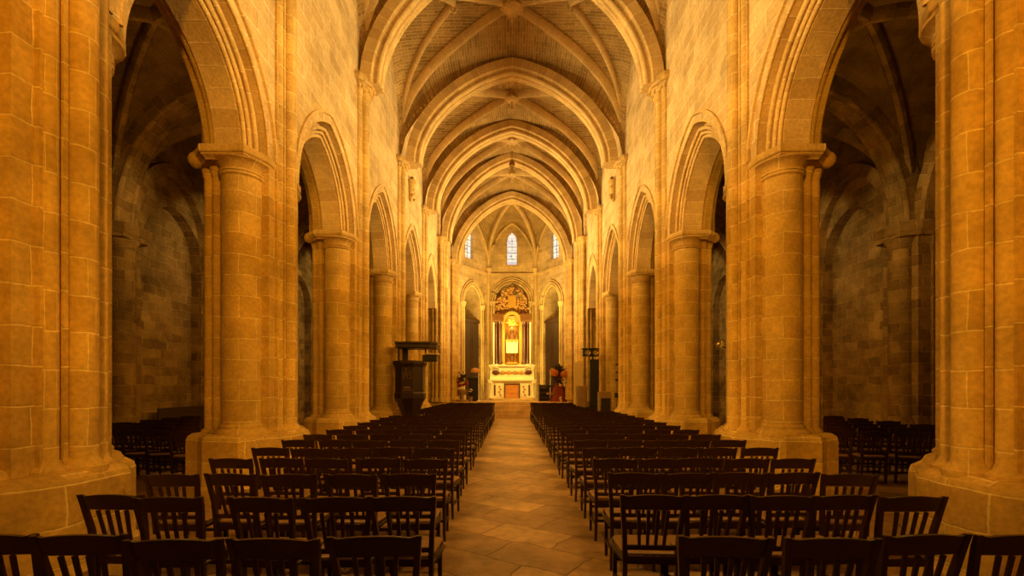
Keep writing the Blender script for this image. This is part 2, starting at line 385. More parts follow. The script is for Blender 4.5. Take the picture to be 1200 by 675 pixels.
# ------------------------------------------------------------------ arcade arches
def arcade(s, i):
    Y = PY[s]; y0, y1 = Y[i], Y[i+1]; mid = (y0+y1)/2; hh = (y1-y0)/2-.45; hi = hh-.28; c = HC[i]
    root = thing('arcade_arch', '', 'arch', (s*3.9, mid, CAPZ[i]))
    # shear so that both feet sit on their own capital
    def path(d):
        return [(0, y, z + (CAPZ[i+1]-CAPZ[i])*(y+(y1-y0)/2)/(y1-y0)) for y, z in pointed(hi, c, d, 22)]
    U = lambda u: s*u - s*3.9
    # main soffit ring (inner order)
    def ring(name, u0, u1, r0, r1, mat=M['arch'], parent=root, ch=.02):
        mb = MB(True, 30); P = path(r0)
        a, b = sorted((U(u0), U(u1))); t = r1-r0
        prof = [(a+ch, 0), (b-ch, 0), (b, ch), (b, t), (a, t), (a, ch)]
        # side = +x, path runs +y: x cross y = +z up/outward
        mb.sweep(P, (1, 0, 0), prof)
        return mb.build(name, mat, parent)
    ring('inner_order', 3.70, 4.10, 0, .34)
    ring('outer_order', 3.482, 3.72, .26, .36)
    ring('aisle_order', 4.09, 4.378, .22, .34)
    for nm, u, d, r in (('roll_moulding', 3.69, .03, .032), ('roll_moulding', 3.65, .09, .028), ('roll_moulding', 3.60, .16, .034), ('roll_moulding', 3.49, .275, .022), ('roll_moulding', 4.15, .11, .055)):
        mb = MB(True, 60); prof = [(U(u)+r*math.cos(q*PI/5), r*math.sin(q*PI/5)) for q in range(10)]
        mb.sweep(path(d), (1, 0, 0), prof); mb.build(nm, M['arch'], root)
    mb = MB(); a, b = sorted((U(3.44), U(3.49))); mb.sweep(path(.40), (1, 0, 0), [(a, 0), (b, 0), (b, .05), (a, .05)]); mb.build('hood_moulding', M['arch'], root)
    return root
for s in (-1, 1):
    for i in range(0, 5):
        r = arcade(s, i)
        w = {0: 'overhead beside the camera', 1: 'between the first and second piers', 2: 'between the second and third piers', 3: 'between the third and fourth piers', 4: 'between the fourth and fifth piers'}[i]
        tag(r, 'moulded pointed stone arch on the %s, %s' % (SIDE[s], w), 'arch', 'arcade arches along the nave')
    # last arch
    hh = 1.4; root = thing('arcade_arch', 'narrow foreshortened pointed arch on the %s, last before the sanctuary' % SIDE[s], 'arch', (s*3.9, 20.0, 5.25), 0, 'arcade arches along the nave')
    mb = MB(True, 30); mb.sweep([(0, y, z) for y, z in pointed(1.12, .75, 0, 20)], (1, 0, 0), [(-.38, 0), (.38, 0), (.42, .03), (.42, .34), (-.42, .34), (-.42, .03)]); mb.build('inner_order', M['arch'], root)
    mb = MB(); mb.sweep([(0, y, z) for y, z in pointed(1.12, .75, .4, 20)], (1, 0, 0), [(-.46, 0), (-.38, 0), (-.38, .05), (-.46, .05)] if s > 0 else [(.38, 0), (.46, 0), (.46, .05), (.38, .05)]); mb.build('hood_moulding', M['arch'], root)

# ------------------------------------------------------------------ nave vault
BZ = {0: 3.5, 1: 3.5, 2: 3.5, 3: 3.5, 4: 3.38, 5: 3.92, 6: 4.2}                     # boss height over the springing
AZ = {0: 3.1, 1: 3.2, 2: 3.2, 3: 3.4, 4: 3.14, 5: 3.42, 6: 4.1, 7: 3.85}           # crown of the vault over each transverse arch
def gdiag(t, k=.25, p=3.2):
    t = min(1, abs(t)); return (1-k)*(max(0, 1-t**p))**(1/p) + k*(1-t)
def cellz(i, fx, fy):
    """height over the springing at plan fractions fx (across), fy (along, towards the camera < 0)"""
    ax, ay = abs(fx), abs(fy)
    if ay >= ax:
        s_ = ay; t = fx/s_ if s_ > 1e-6 else 0; c = BZ[i] + ((AZ[i+1] if fy > 0 else AZ[i])-BZ[i])*s_
    else:
        s_ = ax; t = fy/s_; c = BZ[i] + (3.42+(.3 if i > 4 else 0)-BZ[i])*s_
    g = BZ[i]*gdiag(s_)
    return g + (c-g)*garch(t, .3)
def groin(mb, i, y0, y1, a, zs, n=18):
    b = (y1-y0)/2; yc = (y0+y1)/2
    def cell(pos, w):
        P = []; A = []
        for e in range(n+1):
            row = []; arc = [0]
            for j in range(2*n+1):
                x, y, z = pos(e/n, (j-n)/n); row.append((x, yc+y, zs+z))
                if j: arc.append(arc[-1]+math.dist(row[-1], row[-2]))
            P.append(row); A.append([q-arc[n] for q in arc])
        return P, A
    for sg in (-1, 1):
        P, A = cell(lambda q, t: (a*q*t, sg*b*q, cellz(i, q*t, sg*q)), a)
        mb.grid(P, lambda e, j: (sg*b*e/n, A[e][j]), flip=(sg > 0))
        P, A = cell(lambda q, t: (sg*a*q, b*q*t, cellz(i, sg*q, q*t)), b)
        mb.grid(P, lambda e, j: (sg*a*e/n, A[e][j]), flip=(sg < 0))
def groin_simple(mb, xc, y0, y1, a, zs, H, k=.3, n=16):
    b = (y1-y0)/2; yc = (y0+y1)/2
    for sg in (-1, 1):
        P = [[(xc+a*(e/n)*(j-n)/n, yc+sg*b*e/n, zs+H*garch((e/n)*(j-n)/n, k)) for j in range(2*n+1)] for e in range(n+1)]
        mb.grid(P, lambda e, j: (sg*b*e/n, a*(e/n)*(j-n)/n*1.4), flip=(sg > 0))
        P = [[(xc+sg*a*e/n, yc+b*(e/n)*(j-n)/n, zs+H*garch((e/n)*(j-n)/n, k)) for j in range(2*n+1)] for e in range(n+1)]
        mb.grid(P, lambda e, j: (sg*a*e/n, b*(e/n)*(j-n)/n*1.6), flip=(sg < 0))
names = {0: 'ceiling_front', 1: 'ceiling_1', 2: 'ceiling_2', 3: 'ceiling_3', 4: 'ceiling_4', 5: 'ceiling_5', 6: 'ceiling_6'}
YV = [-.1, 3.52, 7.05, 10.65, 14.3, 18.1, 21.9, 25.6]
def boss(root, z, big=False):
    r = .26 if big else .2
    mb = MB(True, 40)
    mb.lathe([(.02, z-.42 if big else z-.34), (.09, z-.40 if big else z-.33), (r*.7, z-.33), (r, z-.26), (r, z-.16), (r*.8, z-.08), (r*.8, z+.05)], 0, 0, 20)
    for q in range(10 if big else 8):
        a = q*2*PI/(10 if big else 8); mb.ball((r*1.02*math.cos(a), r*1.02*math.sin(a), z-.24), .055, 6)
    b = mb.build('boss', M['rib'], root)
    mb = MB(True); mb.lathe([(.01, z-.62), (.035, z-.6), (.05, z-.55), (.025, z-.48), (.04, z-.44), (.04, z-.36)], 0, 0, 10); mb.build('pendant', M['rib'], b)
for i in range(0, 7):
    mb = MB(True, 25); H = BZ[i]
    groin(mb, i, YV[i], YV[i+1], WU+.02, VZ)
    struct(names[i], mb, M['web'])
    yc = (YV[i]+YV[i+1])/2; b = (YV[i+1]-YV[i])/2
    root = thing('rib_vault', {0: 'crossing ribs of the vault overhead beside the camera', 1: 'crossing stone ribs of the vault over the nearest piers', 2: 'crossing stone ribs of the second vault bay overhead', 3: 'stone ribs with hooked side ribs and large carved boss, third bay', 4: 'slender crossing ribs and small boss of the fourth vault bay', 5: 'crossing ribs of the fifth vault bay, behind the hanging lamp', 6: 'crossing ribs of the sixth vault bay, before the apse'}[i], 'vault ribs', (0, yc, VZ), 0, 'crossing ribs under the nave vault')
    a = WU-.05
    for sx in (-1, 1):
        for sy in (-1, 1):
            mb = MB(True, 35); path = []
            for q in range(25):
                t = 1-(1-q/24)**1.6; t *= .975; path.append((sx*a*t, sy*b*t, H*gdiag(t*.985)-.19))
            d = Vector((sx*a, sy*b, 0)).normalized(); side = Vector((-d.y, d.x, 0))
            w = .075
            prof = [(-w, .22), (-w, .07), (-w*.55, .0), (-w*.4, -.03), (0, -.055), (w*.4, -.03), (w*.55, 0), (w, .07), (w, .22)]
            # orient so that +b is up
            P = [Vector(p) for p in path]; t0 = (P[1]-P[0]).normalized()
            if side.cross(t0).z < 0: side = -side
            mb.sweep(P, side, prof); mb.build('diagonal_rib', M['rib'], root)
    if i in (1, 2, 3):
        for sx in (-1, 1):
            for sy in (-1, 1):
                ex, ey = sx*1.56, 0; mb = MB(True, 35); path = []
                for q in range(21):
                    t = q/20; px = ex+(sx*a-ex)*t; py = sy*b*t*.99
                    z = cellz(i, px/(WU+.02), py/b)
                    path.append((px, py, z-.13))
                d = Vector((sx*a-ex, sy*b, 0)).normalized(); side = Vector((-d.y, d.x, 0))
                if side.cross((Vector(path[1])-Vector(path[0]))).z < 0: side = -side
                w = .075
                mb.sweep(path, side, [(-w, .18), (-w, .05), (-w*.5, -.02), (0, -.04), (w*.5, -.02), (w, .05), (w, .18)])
                tr = mb.build('side_rib', M['rib'], root)
            mb = MB(True); zc = cellz(i, ex/WU, 0)-.2
            mb.tube([(ex+.07*math.cos(q*PI/7), -.02, zc-.02+.12*math.sin(q*PI/7)) for q in range(-6, 9)], .025, 8)
            mb.build('hook', M['rib'], root)
    boss(root, H, i == 3)
# transverse arches
for k in range(1, 8):
    y = YV[k]; H = {1: 2.9, 2: 2.9, 3: 3.1, 4: 2.72, 5: 3.05, 6: 3.72, 7: 3.45}[k]
    wy = .27 if k != 7 else .34
    hs = {1: 2.95, 2: 2.95, 3: 3.0, 4: 2.80, 5: 2.88, 6: 2.88, 7: 2.88}[k]; ZB = -.1
    root = thing('transverse_arch', {1: 'moulded stone arch across the vault above the nearest piers', 2: 'moulded stone arch across the vault above the second piers', 3: 'broad moulded arch across the nave leaving the top of the photo', 4: 'first full pointed arch seen across the nave vault', 5: 'second full pointed arch seen across the nave vault', 6: 'third full pointed arch across the nave, behind the hanging lamp', 7: 'pointed stone arch framing the apse windows'}[k], 'arch', (0, y, VZ), 0, 'arches across the nave vault')
    def tpath(off, n=30):
        P = []
        for q in range(2*n+1):
            t = (q-n)/n; tt = math.sin(t*PI/2)
            P.append([(hs)*tt, H*garch(tt, .2)+ZB])
        out = []
        for q in range(len(P)):
            p0 = P[max(0, q-1)]; p1 = P[min(len(P)-1, q+1)]; dx, dz = p1[0]-p0[0], p1[1]-p0[1]; l = math.hypot(dx, dz)
            out.append((P[q][0]-dz/l*off, 0, P[q][1]+dx/l*off))
        return out
    # side = -y : (-y) x (+x tangent) = +z
    mb = MB(True, 30); mb.sweep(tpath(.0), (0, -1, 0), [(-wy, .44), (-wy, .19), (-wy+.03, .16), (-wy+.10, .16), (-wy+.10, .05), (-wy+.15, .02), (wy-.15, .02), (wy-.10, .05), (wy-.10, .16), (wy-.03, .16), (wy, .19), (wy, .44)]); mb.build('arch_ring', M['arch'], root)
    for v in (-wy+.13, wy-.13):
        r = .06; mb = MB(True, 60); mb.sweep(tpath(.055), (0, -1, 0), [(v+r*math.cos(q*PI/5), r*math.sin(q*PI/5)) for q in range(10)]); mb.build('roll_moulding', M['rib'], root)
    r = .045; mb = MB(True, 60); mb.sweep(tpath(.02), (0, -1, 0), [(r*math.cos(q*PI/5), r*math.sin(q*PI/5)) for q in range(10)]); mb.build('roll_moulding', M['rib'], root)
    if k == 7:   # masonry above the sanctuary arch
        mb = MB()
        P = tpath(.4); rows = [[(p[0], y+.1, VZ+p[2]) for p in P], [(p[0]*1.02, y+.1, 13.6) for p in P]]
        mb.grid(rows); struct('wall_above_arch', mb, M['wall'])

# ------------------------------------------------------------------ aisles
for s in (-1, 1):
    mb = MB(); x = s*OU
    # outer wall: front skin with blind arches, sunk panels behind
    for i in range(0, 7):
        y0, y1 = YV[i], YV[i+1]; c = (y0+y1)/2+.2; h = 1.12
        row = []; n = 24
        for j in range(n+1):
            y = c-h+2*h*j/n; row.append((x, y, 5.2+arcz(y-c, h, .25, 0)))
        fl = s > 0
        mb.grid([[(x, y0, 0), (x, c-h, 0)], [(x, y0, 5.2), (x, c-h, 5.2)]], flip=fl)
        mb.grid([[(x, c+h, 0), (x, y1, 0)], [(x, c+h, 5.2), (x, y1, 5.2)]], flip=fl)
        top = [(x, y0, 5.2)] + row + [(x, y1, 5.2)]
        mb.grid([top, [(x, p[1], 10) for p in top]], flip=fl)
        xr = x + s*.3
        edge = [(x, c-h, 0)] + row + [(x, c+h, 0)]
        mb.grid([[(xr, p[1], p[2]) for p in edge], edge], flip=fl)
        mb.grid([[(xr, c-h-.1, 0), (xr, c+h+.1, 0)], [(xr, c-h-.1, 8), (xr, c+h+.1, 8)]], flip=fl)
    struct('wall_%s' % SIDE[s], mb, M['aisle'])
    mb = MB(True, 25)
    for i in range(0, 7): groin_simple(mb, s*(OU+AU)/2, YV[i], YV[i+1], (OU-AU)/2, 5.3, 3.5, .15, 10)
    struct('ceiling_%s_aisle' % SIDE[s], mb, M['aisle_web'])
    for k in (1, 2, 3, 4, 5):
        y = YV[k]
        root = thing('wall_respond', {1: 'stone half-column against the %s aisle wall beside the camera', 2: 'stone half-column against the %s aisle wall near the second pier', 3: 'shadowed half-column with moulded capital on the %s aisle wall, seen through nearest arch', 4: 'stone half-column on the %s aisle wall level with the fourth pier', 5: 'stone half-column on the %s aisle wall level with the fifth pier'}[k] % SIDE[s], 'half-column', (s*OU, y, 0), 0, 'half-columns on the aisle walls')
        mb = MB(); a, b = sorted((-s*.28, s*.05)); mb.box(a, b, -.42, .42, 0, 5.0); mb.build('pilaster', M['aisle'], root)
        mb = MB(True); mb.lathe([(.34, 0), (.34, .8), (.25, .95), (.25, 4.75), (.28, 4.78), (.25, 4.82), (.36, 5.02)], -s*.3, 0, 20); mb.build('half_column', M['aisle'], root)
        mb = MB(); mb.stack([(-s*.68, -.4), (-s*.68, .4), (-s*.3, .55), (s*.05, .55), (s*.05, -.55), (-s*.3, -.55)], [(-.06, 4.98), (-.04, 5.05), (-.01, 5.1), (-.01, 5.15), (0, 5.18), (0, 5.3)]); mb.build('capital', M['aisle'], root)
        # transverse aisle arch
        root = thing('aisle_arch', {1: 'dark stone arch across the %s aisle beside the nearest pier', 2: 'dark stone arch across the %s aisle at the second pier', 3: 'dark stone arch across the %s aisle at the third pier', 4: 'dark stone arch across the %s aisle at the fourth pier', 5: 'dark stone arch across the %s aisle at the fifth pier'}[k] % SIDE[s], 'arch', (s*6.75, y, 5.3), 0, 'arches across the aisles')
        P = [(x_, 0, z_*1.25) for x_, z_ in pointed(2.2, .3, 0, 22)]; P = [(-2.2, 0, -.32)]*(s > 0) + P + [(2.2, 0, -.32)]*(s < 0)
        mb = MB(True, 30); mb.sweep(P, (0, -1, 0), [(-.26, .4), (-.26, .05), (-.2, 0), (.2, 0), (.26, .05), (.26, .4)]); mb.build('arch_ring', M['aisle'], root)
        for v in (-.2, .2):
            mb = MB(True, 60); mb.sweep(P, (0, -1, 0), [(v+.07*math.cos(q*PI/4), .02+.07*math.sin(q*PI/4)) for q in range(8)]); mb.build('roll_moulding', M['aisle'], root)
    for i in (1, 2, 3, 4):
        y0, y1 = YV[i], YV[i+1]; c = (y0+y1)/2; b = (y1-y0)/2
        root = thing('aisle_vault_ribs', {1: 'shadowed crossing ribs of the %s aisle vault beside the nearest arch', 2: 'shadowed crossing ribs of the %s aisle vault behind the second pier', 3: 'shadowed crossing ribs of the %s aisle vault seen beyond the third pier', 4: 'shadowed crossing ribs of the %s aisle vault beyond the fourth pier'}[i] % SIDE[s], 'vault ribs', (s*(OU+AU)/2, c, 5.3), 0, 'crossing ribs under the aisle vaults')
        a = (OU-AU)/2
        for sx in (-1, 1):
            for sy in (-1, 1):
                path = [(sx*a*t*.95, sy*b*t*.95, 3.5*garch(t*.97, .15)-.16) for t in [q/18 for q in range(19)]]
                d = Vector((sx*a, sy*b, 0)).normalized(); side = Vector((-d.y, d.x, 0))
                if side.cross(Vector(path[1])-Vector(path[0])).z < 0: side = -side
                mb = MB(True, 35); mb.sweep(path, side, [(-.09, .18), (-.09, .04), (-.04, -.05), (.04, -.05), (.09, .04), (.09, .18)]); mb.build('diagonal_rib', M['aisle'], root)
        root2 = thing('wall_arch', {1: 'stone wall arch on the %s aisle wall beside the camera', 2: 'stone wall arch on the %s aisle wall behind the second pier', 3: 'stone wall arch above the blind arch on the %s aisle wall', 4: 'stone wall arch on the %s aisle wall beyond the fourth pier'}[i] % SIDE[s], 'arch', (s*OU, c, 5.3), 0, 'wall arches of the aisles')
        mb = MB(True, 30); P = [(0, y, z*1.28) for y, z in pointed(1.3, .3, 0, 18)]
        a_, b_ = sorted((-s*.22, s*.05)); mb.sweep(P, (1, 0, 0), [(a_, 0), (b_, 0), (b_, .3), (a_, .3)]); mb.build('arch_ring', M['aisle'], root2)
    mb = MB(); a, b = sorted((s*AU, s*(OU+.4))); mb.box(a, b, 25.6, 25.9, 0, 9.5); struct('wall_%s_aisle_end' % SIDE[s], mb, M['aisle'])
mb = MB(); mb.box(-OU-.4, OU+.4, -4.9, -4.6, 0, 13.5); struct('wall_back', mb, M['wall'])

# ------------------------------------------------------------------ sanctuary: steps, platform, apse
PZ = .84
mb = MB(); mb.box(-WU, WU, 25.15, 25.7, 0, PZ); mb.box(-4.2, 4.2, 25.7, 31, 0, PZ); struct('floor_sanctuary', mb, M['step'])
root = thing('altar_steps', 'flight of four worn stone steps at the end of the aisle', 'steps', (0, 24.1, 0))
for q in range(4):
    mb = MB(); z1 = PZ*(q+1)/4 - (.002 if q == 3 else 0); mb.bbox(-3.05, 3.05, .27*q, 1.049, PZ*q/4, z1, .012); mb.build('step', M['step'], root)

F = [((-3.7, 25.8), (-3.7, 27.0)), ((-3.7, 27.0), (-1.555, 30.0)), ((-1.555, 30.0), (1.555, 30.0)), ((1.555, 30.0), (3.7, 27.0)), ((3.7, 27.0), (3.7, 25.8))]
KZ = 12.55; KP = Vector((0, 26.7)); AS = 9.35
def facet(i, p, q):
    p = Vector(p); q = Vector(q); L = (q-p).length; d = (q-p)/L; nin = Vector((d.y, -d.x))  # inward (towards -y for centre facet)
    if nin.dot(KP-(p+q)/2) < 0: nin = -nin
    def W(t, z, out=0): v = p + d*t - nin*out; return (v.x, v.y, z)
    mb = MB(); fl = True
    if i in (1, 2, 3):
        cw = L/2 if i == 2 else (L*.57 if i == 1 else L*.43)      # lower arch centre
        hw = 1.1 if i == 2 else .78; zs = 7.22 if i == 2 else 6.85; cc = .14 if i == 2 else .45
        ww = .36 if i == 2 else .38; wc = L/2 if i == 2 else (L*.5); zb, zt = 9.62, 11.15
        n = 16
        # lower zone 0..8.97 with arch recess
        row = [(cw-hw+2*hw*j/n, zs+arcz(-hw+2*hw*j/n, hw, cc, 0)) for j in range(n+1)]
        mb.grid([[W(0, PZ), W(cw-hw, PZ)], [W(0, zs), W(cw-hw, zs)]], flip=fl)
        mb.grid([[W(cw+hw, PZ), W(L, PZ)], [W(cw+hw, zs), W(L, zs)]], flip=fl)
        top = [(0, zs)] + row + [(L, zs)]
        mb.grid([[W(t, z) for t, z in top], [W(t, 9.0) for t, z in top]], flip=fl)
        dp = .75 if i == 2 else 2.2
        edge = [(cw-hw, PZ)] + row + [(cw+hw, PZ)]
        mb.grid([[W(t, z, dp) for t, z in edge], [W(t, z) for t, z in edge]], flip=fl)
        mb.m = 1; mb.grid([[W(cw-hw-.1, PZ, dp), W(cw+hw+.1, PZ, dp)], [W(cw-hw-.1, 9, dp), W(cw+hw+.1, 9, dp)]], flip=fl); mb.m = 0
        # upper zone with lancet
        row = [(wc-ww+2*ww*j/n, zt+arcz(-ww+2*ww*j/n, ww, .3, 0)) for j in range(n+1)]
        mb.grid([[W(0, 9), W(L, 9)], [W(0, zb), W(L, zb)]], flip=fl)
        mb.grid([[W(0, zb), W(wc-ww, zb)], [W(0, zt), W(wc-ww, zt)]], flip=fl)
        mb.grid([[W(wc+ww, zb), W(L, zb)], [W(wc+ww, zt), W(L, zt)]], flip=fl)
        top = [(0, zt)] + row + [(L, zt)]
        mb.grid([[W(t, z) for t, z in top], [W(t, 13.4) for t, z in top]], flip=fl)
        edge = [(wc-ww, zb)] + row + [(wc+ww, zb), (wc-ww, zb)]
        sh = lambda t: wc+(t-wc)*.86
        mb.grid([[W(sh(t), z, .22) for t, z in edge], [W(t, z) for t, z in edge]], flip=fl)
        struct('wall_apse_%d' % i, mb, [M['wall'], M['wall']])
        g = MB(); e2 = [(sh(t), z) for t, z in edge[:-1]]
        g.grid([[W(t, zb, .2) for t, z in e2[1:-1]], [W(t, z, .2) for t, z in e2[1:-1]]], flip=fl)
        g.f and None
        # uv in facet metres
        g.uv = []
        m_ = len(e2[1:-1])
        for j in range(m_-1):
            a, b = e2[1+j], e2[2+j]; u = [(a[0]-wc+.065, zb), (b[0]-wc+.065, zb), (b[0]-wc+.065, b[1]), (a[0]-wc+.065, a[1])]
            g.uv.append(u[::-1] if fl else u)
        w = struct('window_%d' % i, g, M['glass'])
        fr = MB(); fr.m = 0
        for t0 in ((wc,) if True else ()):
            fr.bar(W(t0, zb, .19), W(t0, zt+.3, .19), .018, .018, up=(nin.x, nin.y, 0))
        for zz in (zb+.02, zb+.42, zb+.82, zb+1.22, zt+.05):
            fr.bar(W(sh(wc-ww)+.01, zz, .19), W(sh(wc+ww)-.01, zz, .19), .02, .02, up=(nin.x, nin.y, 0))
        o = fr.build('window_frame', M['black'], w)
        if i != 2:
            dr = thing('apse_door', 'tall dark panelled wooden door in the opening %s of the altar' % ('left' if i == 1 else 'right'), 'door', (0, 0, 0))
            for t0, t1 in ((cw-hw+.02, cw-.01), (cw+.01, cw+hw-.02)):
                m2 = MB(); a_, b_ = Vector(W(t0, PZ+.02, .16)), Vector(W(t1, PZ+.02, .16)); mid_ = (a_+b_)/2
                m2.bar((mid_.x, mid_.y, PZ+.02), (mid_.x, mid_.y, 5.7), t1-t0, .06, up=(nin.x, nin.y, 0)); lf = m2.build('leaf', M['bench'], dr)
                m2 = MB()
                for z0_, z1_ in ((PZ+.3, 2.2), (2.4, 3.8), (4.0, 5.4)):
                    m_2 = Vector(W((t0+t1)/2, 0, .125)); m2.bar((m_2.x, m_2.y, z0_), (m_2.x, m_2.y, z1_), (t1-t0)*.66, .03, up=(nin.x, nin.y, 0))
                m2.build('panel', M['bench'], lf)
            m2 = MB(); m2.bar(W(cw-hw, 5.78, .12), W(cw+hw, 5.78, .12), .16, .16, up=(0, 0, 1)); m2.build('lintel', M['bench'], dr)
        # blind arch mouldings
        root = thing('blind_arch', {1: 'moulded pointed arch of the tall dark opening left of the altar', 2: 'moulded round-pointed arch framing the gilded altarpiece', 3: 'moulded pointed arch of the tall dark opening right of the altar'}[i], 'arch', (0, 0, 0), 0, 'arches around the apse wall')
        for e, (rd, rr, ox) in enumerate(((.02, .07, -.02), (.17, .06, -.07), (.31, .05, -.05))):
            m2 = MB(True, 60); pts = [W(cw+y, zs+z, ox-.0) for y, z in pointed(hw, cc, rd, 16)]
            m2.tube(pts, rr, 8); m2.build('roll_moulding', M['rib'], root)
        m2 = MB(True, 40); P1 = pointed(hw, cc, .0, 16)
        for e, sg in enumerate((-1, 1)):
            for rd, rr in ((.06, .075), (.24, .06)):
                m3 = MB(True); c3 = W(cw+sg*(hw+rd), 0, -.05)
                m3.lathe([(rr+.06, PZ), (rr+.06, PZ+.3), (rr, PZ+.4), (rr, zs-.3), (rr+.02, zs-.28), (rr+.02, zs-.25), (rr+.07, zs-.08), (rr+.08, zs)], c3[0], c3[1], 12)
                m3.build('colonnette', M['rib'], root)
    else:
        mb.grid([[W(0, 0), W(L, 0)], [W(0, 13.4), W(L, 13.4)]], flip=fl)
        struct('wall_apse_%d' % i, mb, [M['wall'], M['wall']])
    # string course
    m2 = MB(); m2.sweep([W(.0, 9.0), W(L, 9.0)], (0, 0, 1), [(-.05, -.02), (.05, -.02), (.07, .09), (-.02, .09)] if False else [(-.06, -.09), (.05, -.09), (.05, .09), (-.02, .09)])
    struct('trim_%d' % (i+1), m2, M['rib'])
    # vault cell
    if i in (0, 4): zA = 12.2
    zA = 12.35
    n = 14; P = []
    for a in range(n+1):
        sI = a/n; row = []
        rib = AS + (KZ-AS)*gdiag(sI, .12, 2.4); crown = KZ+(zA-KZ)*sI
        for b in range(-n, n+1):
            t = b/n; w = p + (q-p)*(t+1)/2; v = KP + (w-KP)*sI
            gg = garch(t, .25)
            row.append((v.x, v.y, rib+(crown-rib)*gg))
        P.append(row)
    vb = MB(True, 30); vb.grid(P, lambda a, b: ((b-n)/n*L/2*1.3, a/n*3.6), flip=True)
    struct('ceiling_apse_%d' % (i+1), vb, M['web'])
    # wall arch over window
    root = thing('window_arch', {0: 'stone wall arch at the far left of the apse', 1: 'stone wall arch over the left apse window', 2: 'pointed stone wall arch over the middle apse window', 3: 'stone wall arch over the right apse window', 4: 'stone wall arch at the far right of the apse'}[i], 'arch', (0, 0, 0), 0, 'wall arches over the apse windows')
    m2 = MB(True, 60); m2.tube([W(L/2+L/2*math.sin(t*PI/2), AS+(zA-AS)*garch(math.sin(t*PI/2), .25)-.06, -.06) for t in [e/16-1 for e in range(33)]], .09, 8)
    m2.build('roll_moulding', M['rib'], root)
for i, (p, q) in enumerate(F): facet(i, p, q)
root = thing('apse_ribs', 'ribs rising from wall shafts to the keystone over the apse', 'vault ribs', (0, 26.7, AS))
for vx, vy in ((-3.7, 27.0), (-1.555, 30.0), (1.555, 30.0), (3.7, 27.0)):
    mb = MB(True, 50); path = []
    for e in range(24):
        t = e/23; path.append(((vx)*t, (vy-26.7)*t, (KZ-AS)*gdiag(t, .12, 2.4)-.12))
    d = Vector((vx, vy-26.7, 0)).normalized(); side = Vector((-d.y, d.x, 0))
    if side.cross(Vector(path[1])-Vector(path[0])).z < 0: side = -side
    mb.sweep(path, side, [(-.11, .15), (-.11, .02), (-.06, -.08), (0, -.11), (.06, -.08), (.11, .02), (.11, .15)]); mb.build('diagonal_rib', M['rib'], root)
    mb = MB(True); dd = d*(-.06); r = .11
    mb.lathe([(r+.08, PZ-AS), (r+.08, PZ-AS+.5), (r, PZ-AS+.6), (r, -.35), (r+.03, -.33), (r+.02, -.3), (r+.09, -.08), (r+.1, 0)], vx+dd.x, vy-26.7+dd.y, 14)
    mb.build('vault_shaft', M['rib'], root)
mb = MB(True); mb.lathe([(.02, KZ-AS-.36), (.16, KZ-AS-.3), (.2, KZ-AS-.2), (.2, KZ-AS)], 0, 0, 16); mb.build('keystone', M['rib'], root)

# ------------------------------------------------------------------ altar and altarpiece
AY = 27.5
root = thing('altar', 'cream marble altar with small wooden door in its front', 'altar', (0, AY, PZ))
mb = MB(); mb.bbox(-1.5, 1.5, -.06, .95, 0, .14, .015); mb.build('base', M['step'], root)
mb = MB(); mb.bbox(-1.38, 1.38, .04, .9, .14, 1.16, .015); mb.build('body', M['marble'], root)
mb = MB(); mb.stack([(-1.46, -.04), (1.46, -.04), (1.46, .95), (-1.46, .95)], [(-.05, 1.1), (-.02, 1.16), (.0, 1.18), (0, 1.26)]); mb.build('table_top', M['marble'], root)
for sg in (-1, 1):
    mb = MB(); mb.bbox(sg*1.28-.13, sg*1.28+.13, -.05, .06, .14, 1.12, .012); p = mb.build('pilaster', M['marble'], root)
    mb = MB(True); mb.lathe([(.075, .16), (.075, .22), (.05, .27), (.055, .6), (.05, .95), (.075, 1.0), (.075, 1.08)], sg*1.28, -.08, 12); mb.build('colonnette', M['marble'], p)
    mb = MB(); mb.bbox(sg*1.03-.05, sg*1.03+.05, .02, .045, .3, .95, .006); mb.build('inlay_panel', M['redmarble'], root)
    mb = MB(); mb.bbox(sg*.72-.2, sg*.72+.2, .015, .045, .24, 1.0, .008); q = mb.build('carved_panel', M['marble'], root)
    mb = MB(True)
    for z_ in (.36, .52, .68, .84): mb.ball((sg*.72+.04*math.sin(z_*20), .01, z_), .07, 7, (1, .25, 1))
    mb.build('carving', M['goldstone'], q)
mb = MB()
for a0 in ((-.47, -.40, .12, .98), (.40, .47, .12, .98), (-.47, .47, .95, 1.02)): mb.bbox(a0[0], a0[1], -.03, .04, a0[2], a0[3], .006)
f = mb.build('door_frame', M['redmarble'], root)
mb = MB(); mb.bbox(-.4, .4, -.01, .035, .12, .95, .006); d = mb.build('door', M['oak'], root)
mb = MB(); mb.bbox(-.33, .33, -.025, -.008, .44, .88, .006); mb.bbox(-.33, .33, -.025, -.008, .17, .38, .006); mb.build('door_panel', M['oak'], d)
root = thing('altar_shelf', 'carved cream shelf with red medallions standing on the altar table', 'shelf', (0, AY+.25, PZ+1.26))
mb = MB(); mb.bbox(-1.33, 1.33, 0, .55, 0, .78, .012); mb.build('body', M['marble'], root)
mb = MB(); mb.stack([(-1.4, -.06), (1.4, -.06), (1.4, .6), (-1.4, .6)], [(-.03, .76), (0, .8), (0, .88)]); mb.build('ledge', M['marble'], root)
mb = MB(True)
for q in range(11):
    x_ = -.95+q*.19; mb.ball((x_, -.01, .42), .085 if q % 2 else .13, 8, (1, .25, 1.1))
mb.build('carved_frieze', M['goldstone'], root)
